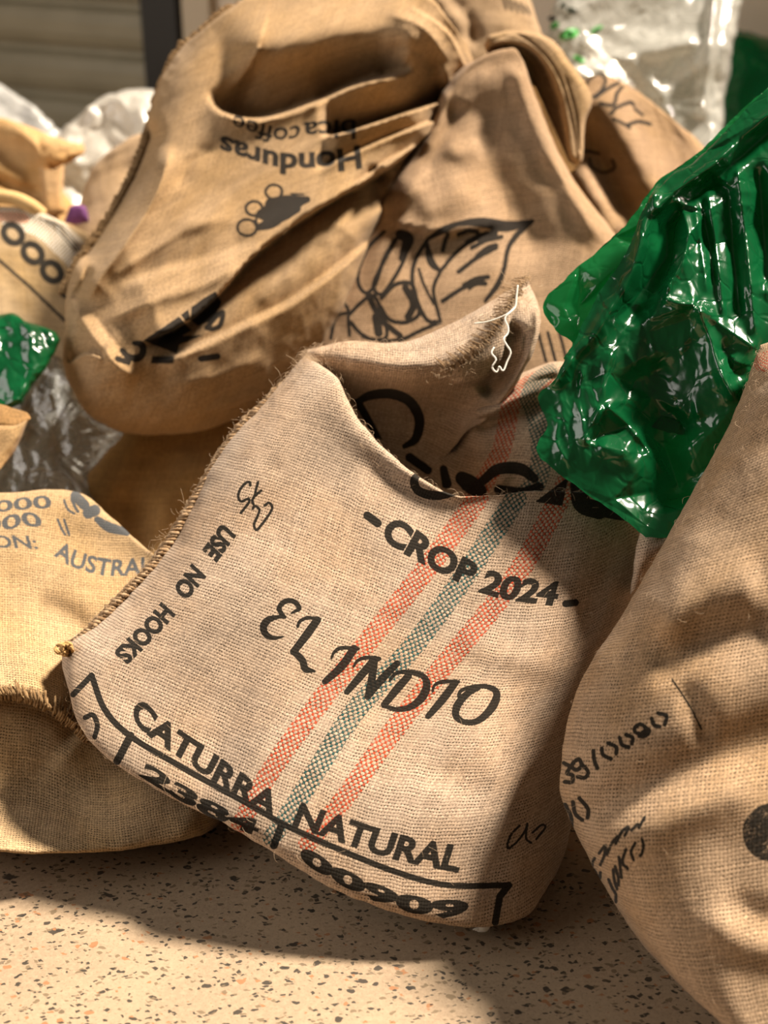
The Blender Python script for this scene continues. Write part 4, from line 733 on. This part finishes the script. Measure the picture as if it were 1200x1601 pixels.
LM = [(1000, 322, .0), (1030, 282, .0), (1100, 238, .0), (1200, 138, .0), (1310, 60, 0), (1020, 340, .014), (1048, 303, .018), (1105, 264, .016), (1200, 180, .014), (1310, 100, .014), (1062, 328, -.014), (1114, 284, -.020), (1205, 202, -.022), (1310, 140, -.02),
      (1022, 304, .022), (1000, 380, .028), (985, 430, .024), (930, 520, .022), (893, 562, .018), (866, 602, .012), (1042, 360, -.010), (1018, 432, -.008), (985, 480, -.004),
      (1055, 314, .018), (1075, 370, .026), (1066, 410, .028), (1048, 442, .028), (1034, 462, .030), (1085, 474, .036), (1044, 400, -.006), (1090, 380, -.012), (1104, 330, .008), (1112, 420, .012), (1124, 500, .004), (1136, 380, -.014), (1150, 300, .006), (1163, 450, .008), (1180, 540, .002), (1184, 350, -.024), (1228, 300, .0), (1230, 500, -.026), (1310, 300, 0), (1310, 500, 0),
      (960, 500, .016), (950, 582, .014), (1020, 622, -.016), (1100, 690, -.024), (1152, 624, .014), (1132, 590, .018), (1096, 492, .020), (1182, 546, .0), (1162, 616, -.012), (1060, 560, .004), (942, 632, .034), (912, 692, .016), (1018, 714, .022), (870, 700, .006), (838, 702, 0), (856, 668, .0), (842, 622, .0), (905, 762, .0), (960, 780, 0), (1010, 822, -.01),
      (990, 662, -.026), (1040, 702, -.05), (1060, 762, -.06), (1030, 642, -.03), (1120, 722, -.05), (1130, 802, -.05), (1260, 740, -.06), (1260, 620, -.04), (1310, 400, 0), (905, 600, .006), (925, 570, .02), (890, 650, .012), (1010, 520, .008), (1080, 640, -.01)]
patch('front_film', [
    [(1010, 842), (1040, 840), (1075, 830), (1130, 800), (1260, 780)], [(975, 812), (1010, 824), (1060, 817), (1130, 780), (1260, 740)], [(905, 764), (960, 780), (1040, 760), (1130, 720), (1260, 680)], [(862, 732), (930, 735), (1020, 710), (1130, 660), (1260, 620)], [(838, 703), (900, 690), (1000, 660), (1120, 600), (1260, 560)], [(856, 664), (905, 640), (990, 600), (1110, 545), (1270, 500)],
    [(841, 622), (900, 590), (980, 550), (1100, 490), (1280, 440)], [(868, 590), (910, 555), (980, 510), (1100, 440), (1290, 380)], [(896, 536), (930, 505), (990, 455), (1100, 380), (1300, 310)], [(930, 470), (960, 430), (1010, 380), (1110, 320), (1310, 240)], [(975, 400), (1000, 370), (1040, 320), (1120, 275), (1310, 180)], [(1006, 326), (1030, 298), (1070, 270), (1150, 215), (1310, 120)], [(1030, 282, .01), (1062, 262, .01), (1100, 238, .01), (1200, 138, .01), (1310, 60, .01)]],
    (1.525, 600, -.16, -.06), green, G1, bulge=.0, rnd=(0, 0, 0, 0), n=(250, 300), noise=.0, closed=False, seed=103, wob=1.5, dens=.0,
    feats=[tin([(p[0], p[1], p[2] * .50) for p in LM]), lambda x, y: crumple(x, y, 11, 50, .0022, 1.2, 2.4),
           ridge([(1030, 285), (1005, 360), (985, 430), (930, 520), (893, 560), (862, 612)], 13, 0.0136, .06), ridge([(1052, 330), (1032, 420), (1000, 480), (950, 560)], 15, -0.0099, .15), crease([(1058, 305), (1076, 365), (1067, 410), (1046, 446), (1036, 466)], 8, 0.0161, .12), crease([(1034, 466), (1060, 474), (1090, 477)], 7, 0.0149, .15),
           crease([(1086, 474), (1110, 530), (1130, 590), (1152, 630)], 11, 0.0161, .1), crease([(1086, 476), (1130, 510), (1184, 546)], 9, 0.0099, .1), ridge([(1150, 560), (1130, 545), (1160, 600)], 12, -0.0074, .2), crease([(1085, 478), (1010, 500), (955, 555), (936, 640)], 16, 0.0099, .15), ridge([(1000, 560), (1040, 640), (1080, 700)], 48, -0.0186, .2), ridge([(990, 680), (1040, 730), (1060, 800)], 34, -0.0211, .2),
           crease([(942, 630), (985, 668), (1022, 716)], 8, 0.0149, .12), crease([(943, 632), (922, 668), (910, 698)], 7, 0.0087, .15), ridge([(930, 690), (980, 716), (1010, 730)], 16, 0.0062, .2), crease([(880, 640), (870, 690), (900, 740)], 8, 0.0062), crease([(915, 560), (905, 620), (915, 680)], 7, 0.0062), crease([(960, 520), (1010, 590), (1090, 640)], 6, 0.0037), crease([(1000, 600), (1060, 640), (1120, 650)], 6, 0.0043),
           crease([(1104, 285), (1120, 400), (1132, 505)], 6, 0.0099, .12), crease([(1150, 245), (1166, 380), (1182, 535)], 7, 0.0112, .1), crease([(1084, 318), (1098, 400), (1106, 465)], 5, 0.0074, .15), ridge([(1136, 280), (1146, 400), (1156, 505)], 8, -0.0087, .15), ridge([(1182, 250), (1192, 350), (1200, 460)], 13, -0.0161, .15), ridge([(1092, 300), (1108, 380), (1116, 450)], 6, -0.0062, .15), crease([(1120, 330), (1160, 320), (1190, 330)], 5, 0.0037), crease([(1060, 400), (1090, 395), (1120, 410)], 5, 0.0037),
           ridge([(1018, 338), (1048, 304), (1105, 263), (1200, 180), (1300, 100)], 7, 0.0087, .05), ridge([(1030, 358), (1062, 325), (1116, 284), (1206, 204), (1300, 130)], 9, -0.0099, .05), lambda x, y: .0022 * facet(x, y, 77, 13, 1.35, 3.5) * np.clip(vnoise(x / 60, y / 60, 5) + .2, 0, 1)])
G2 = thing('plastic_bag', 'small green plastic bag end at the left edge', 'bag', (-.48, .2, .0))
patch('bag_film', [[(-120, 660), (-30, 650), (12, 640), (32, 632)], [(-120, 610), (-30, 620), (30, 605), (62, 588)], [(-120, 560), (-30, 560), (45, 560), (88, 545)], [(-120, 520), (-30, 520), (40, 520), (86, 520)], [(-120, 490), (-40, 498), (15, 490), (44, 502)]], (1.88, 560, -.35, 0), green, G2, bulge=.03, rnd=(0, .2, .1, .2), n=(90, 90), noise=0, thick=.05, seed=105, wob=2, extra=crum(21, 45, .010))
B1 = thing('burlap_sack', 'brown burlap sack corner at the left edge under the green bag', 'sack', (-.50, .15, 0))
patch('sack_body', [[(-130, 800), (-40, 770), (-10, 745), (10, 722)], [(-130, 730), (-40, 725), (5, 715), (24, 704)], [(-130, 680), (-40, 690), (15, 690), (40, 668)], [(-130, 652), (-40, 660), (20, 664), (46, 652)]], (1.79, 700, -.3, 0), dict(base=(.52, .33, .155), warm=(.48, .29, .12)), B1, bulge=.03, rnd=(0, .2, 0, .1), n=(60, 60), noise=.003, thick=.08, seed=107)
patch('folded_edge', [[(-130, 655), (-40, 664), (20, 668), (48, 654)], [(-130, 632), (-40, 640), (15, 650), (46, 648)], [(-130, 612), (-40, 622), (6, 634), (42, 644)]], (1.80, 650, -.6, 0), dict(base=(.44, .25, .10), warm=(.40, .22, .08)), B1, bulge=.012, rnd=(0, .2, .2, .1), n=(50, 30), noise=.003, thick=.05, seed=108)
clear_grey = clear_film('clear_film_grey', (.80, .78, .72), .34, .14, (.46, .42, .34))
P1 = thing('plastic_bag', 'crumpled grey clear plastic bag between the green bag end and the AUSTRALIA sack', 'bag', (-.48, .25, 0))
patch('bag_film', [[(-60, 800), (20, 800), (90, 800), (150, 795)], [(-60, 740), (20, 745), (80, 750), (138, 748)], [(-40, 690), (40, 700), (100, 705), (165, 710)], [(0, 640), (60, 650), (120, 660), (194, 676)], [(40, 600), (80, 605), (115, 620), (150, 655)], [(66, 560), (90, 555), (108, 580), (125, 620)]], (2.0, 700, -.35, 0), clear_grey, P1, bulge=.04, rnd=(.1, .2, 0, .1), n=(110, 110), noise=0, thick=.05, seed=111, wob=2, extra=crum(31, 50, .014, .9, 2.5))
clear_white = clear_film('clear_film_white', (.95, .95, .90), .55, .12, (.88, .87, .80))
P2 = thing('plastic_bag', 'clear plastic bag with small green printed marks at the upper right', 'bag', (.5, .95, 0))
bagP, GP = patch('bag_film', [[(860, 420), (960, 430), (1060, 430), (1150, 420)], [(850, 260), (960, 265), (1060, 265), (1128, 270)], [(846, 150), (950, 150), (1060, 150), (1132, 160)], [(848, 80), (950, 60), (1060, 50), (1148, 70)], [(862, 20), (960, 0), (1070, -10), (1160, -5)], [(885, -50), (980, -70), (1080, -70), (1172, -60)]], (2.56, 200, -.28, 0), clear_white, P2, bulge=.06, rnd=(.2, .08, 0, .1), n=(150, 150), noise=0, thick=.10, seed=113, wob=3, extra=crum(41, 90, .022, -.4, 2.2),
             feats=[ridge([(1118, -20), (1108, 80), (1095, 190)], 9, .03, .1), ridge([(880, 130), (980, 90), (1100, 60)], 12, .02, .1), ridge([(900, 60), (1000, 110), (1060, 200)], 12, .016, .1)])
leafmat = plain('green_print', (.05, .36, .05), .5); darkmat = plain('dark_print', (.04, .05, .03), .5)
def decal(name, cx, cy, a, b, rot, mat, parent, G, lift=.004):
    x, y, d, P = G; V = []; Fc = []
    for rr in (.5, 1.0):
        for k in range(16):
            th = 2 * math.pi * k / 16; ex, ey = a * rr * math.cos(th), b * rr * math.sin(th); px, py = cx + ex * math.cos(rot) - ey * math.sin(rot), cy + ex * math.sin(rot) + ey * math.cos(rot)
            i = np.argmin((x - px) ** 2 + (y - py) ** 2); V.append(W(px, py, d.ravel()[i] - lift))
    Fc = [tuple(range(16))[::-1]] + [(k, (k + 1) % 16, 16 + (k + 1) % 16, 16 + k)[::-1] for k in range(16)]
    return mesh_obj(name, V, Fc, mat, parent, True)
for q in ((889, 53, 17, 8, -.35, leafmat), (866, 40, 8, 5, -.5, leafmat), (932, 46, 11, 4, -.5, leafmat), (905, 92, 10, 4, .4, leafmat), (893, 16, 8, 5, .3, darkmat), (862, 29, 7, 4, 0, darkmat), (880, 8, 5, 4, 0, darkmat)): decal('printed_mark', *q[:5], q[5], P2, GP)
G3 = thing('plastic_bag', 'green plastic bag behind the clear bag at the upper right', 'bag', (.75, 1.25, 0))
patch('bag_film', [[(1000, 420), (1080, 420), (1180, 420), (1300, 420)], [(1010, 250), (1090, 250), (1180, 250), (1300, 250)], [(1030, 140), (1090, 150), (1180, 150), (1300, 160)], [(1050, 80), (1100, 70), (1175, 75), (1290, 110)], [(1080, 45), (1110, 35), (1160, 45), (1270, 80)]], (2.83, 250, -.3, 0), film('green_film_far', (.0, .22, .075), (.03, .6, .22), .15), G3, bulge=.06, rnd=(.2, .1, 0, .2), n=(90, 90), noise=0, thick=.12, seed=115, wob=3, extra=crum(51, 60, .02))
P3 = thing('plastic_bag', 'white clear plastic bag heap in front of the roller door', 'bag', (-.55, 1.4, 0))
patch('bag_film', [[(-40, 330), (80, 340), (200, 340), (330, 330)], [(40, 260), (110, 260), (200, 262), (310, 262)], [(85, 215), (140, 200), (210, 200), (300, 205)], [(112, 188), (150, 168), (215, 158), (290, 165)], [(138, 170), (165, 150), (212, 138), (275, 143)]], (2.76, 260, -.3, 0), clear_film('clear_film_heap', (.9, .88, .82), .9, .3, (.80, .76, .68)), P3, bulge=.07, rnd=(.2, .1, 0, .3), n=(100, 90), noise=0, thick=.12, seed=117, wob=3, extra=crum(61, 60, .022, .6, 1.6))
P4 = thing('plastic_bag', 'greyish clear plastic bag behind the orange tan sack at the left edge', 'bag', (-1.0, 1.2, 0))
patch('bag_film', [[(-160, 400), (-60, 400), (60, 400), (180, 400)], [(-160, 280), (-60, 280), (60, 280), (150, 290)], [(-160, 200), (-60, 200), (40, 205), (118, 235)], [(-160, 140), (-60, 140), (20, 155), (90, 198)], [(-160, 100), (-60, 110), (0, 132), (60, 172)]], (2.98, 260, -.3, 0), clear_film('clear_film_left', (.88, .88, .85), .85, .25, (.76, .75, .72)), P4, bulge=.06, rnd=(0, .2, 0, .3), n=(90, 90), noise=0, thick=.1, seed=119, wob=3, extra=crum(71, 70, .02, .8, 2.))
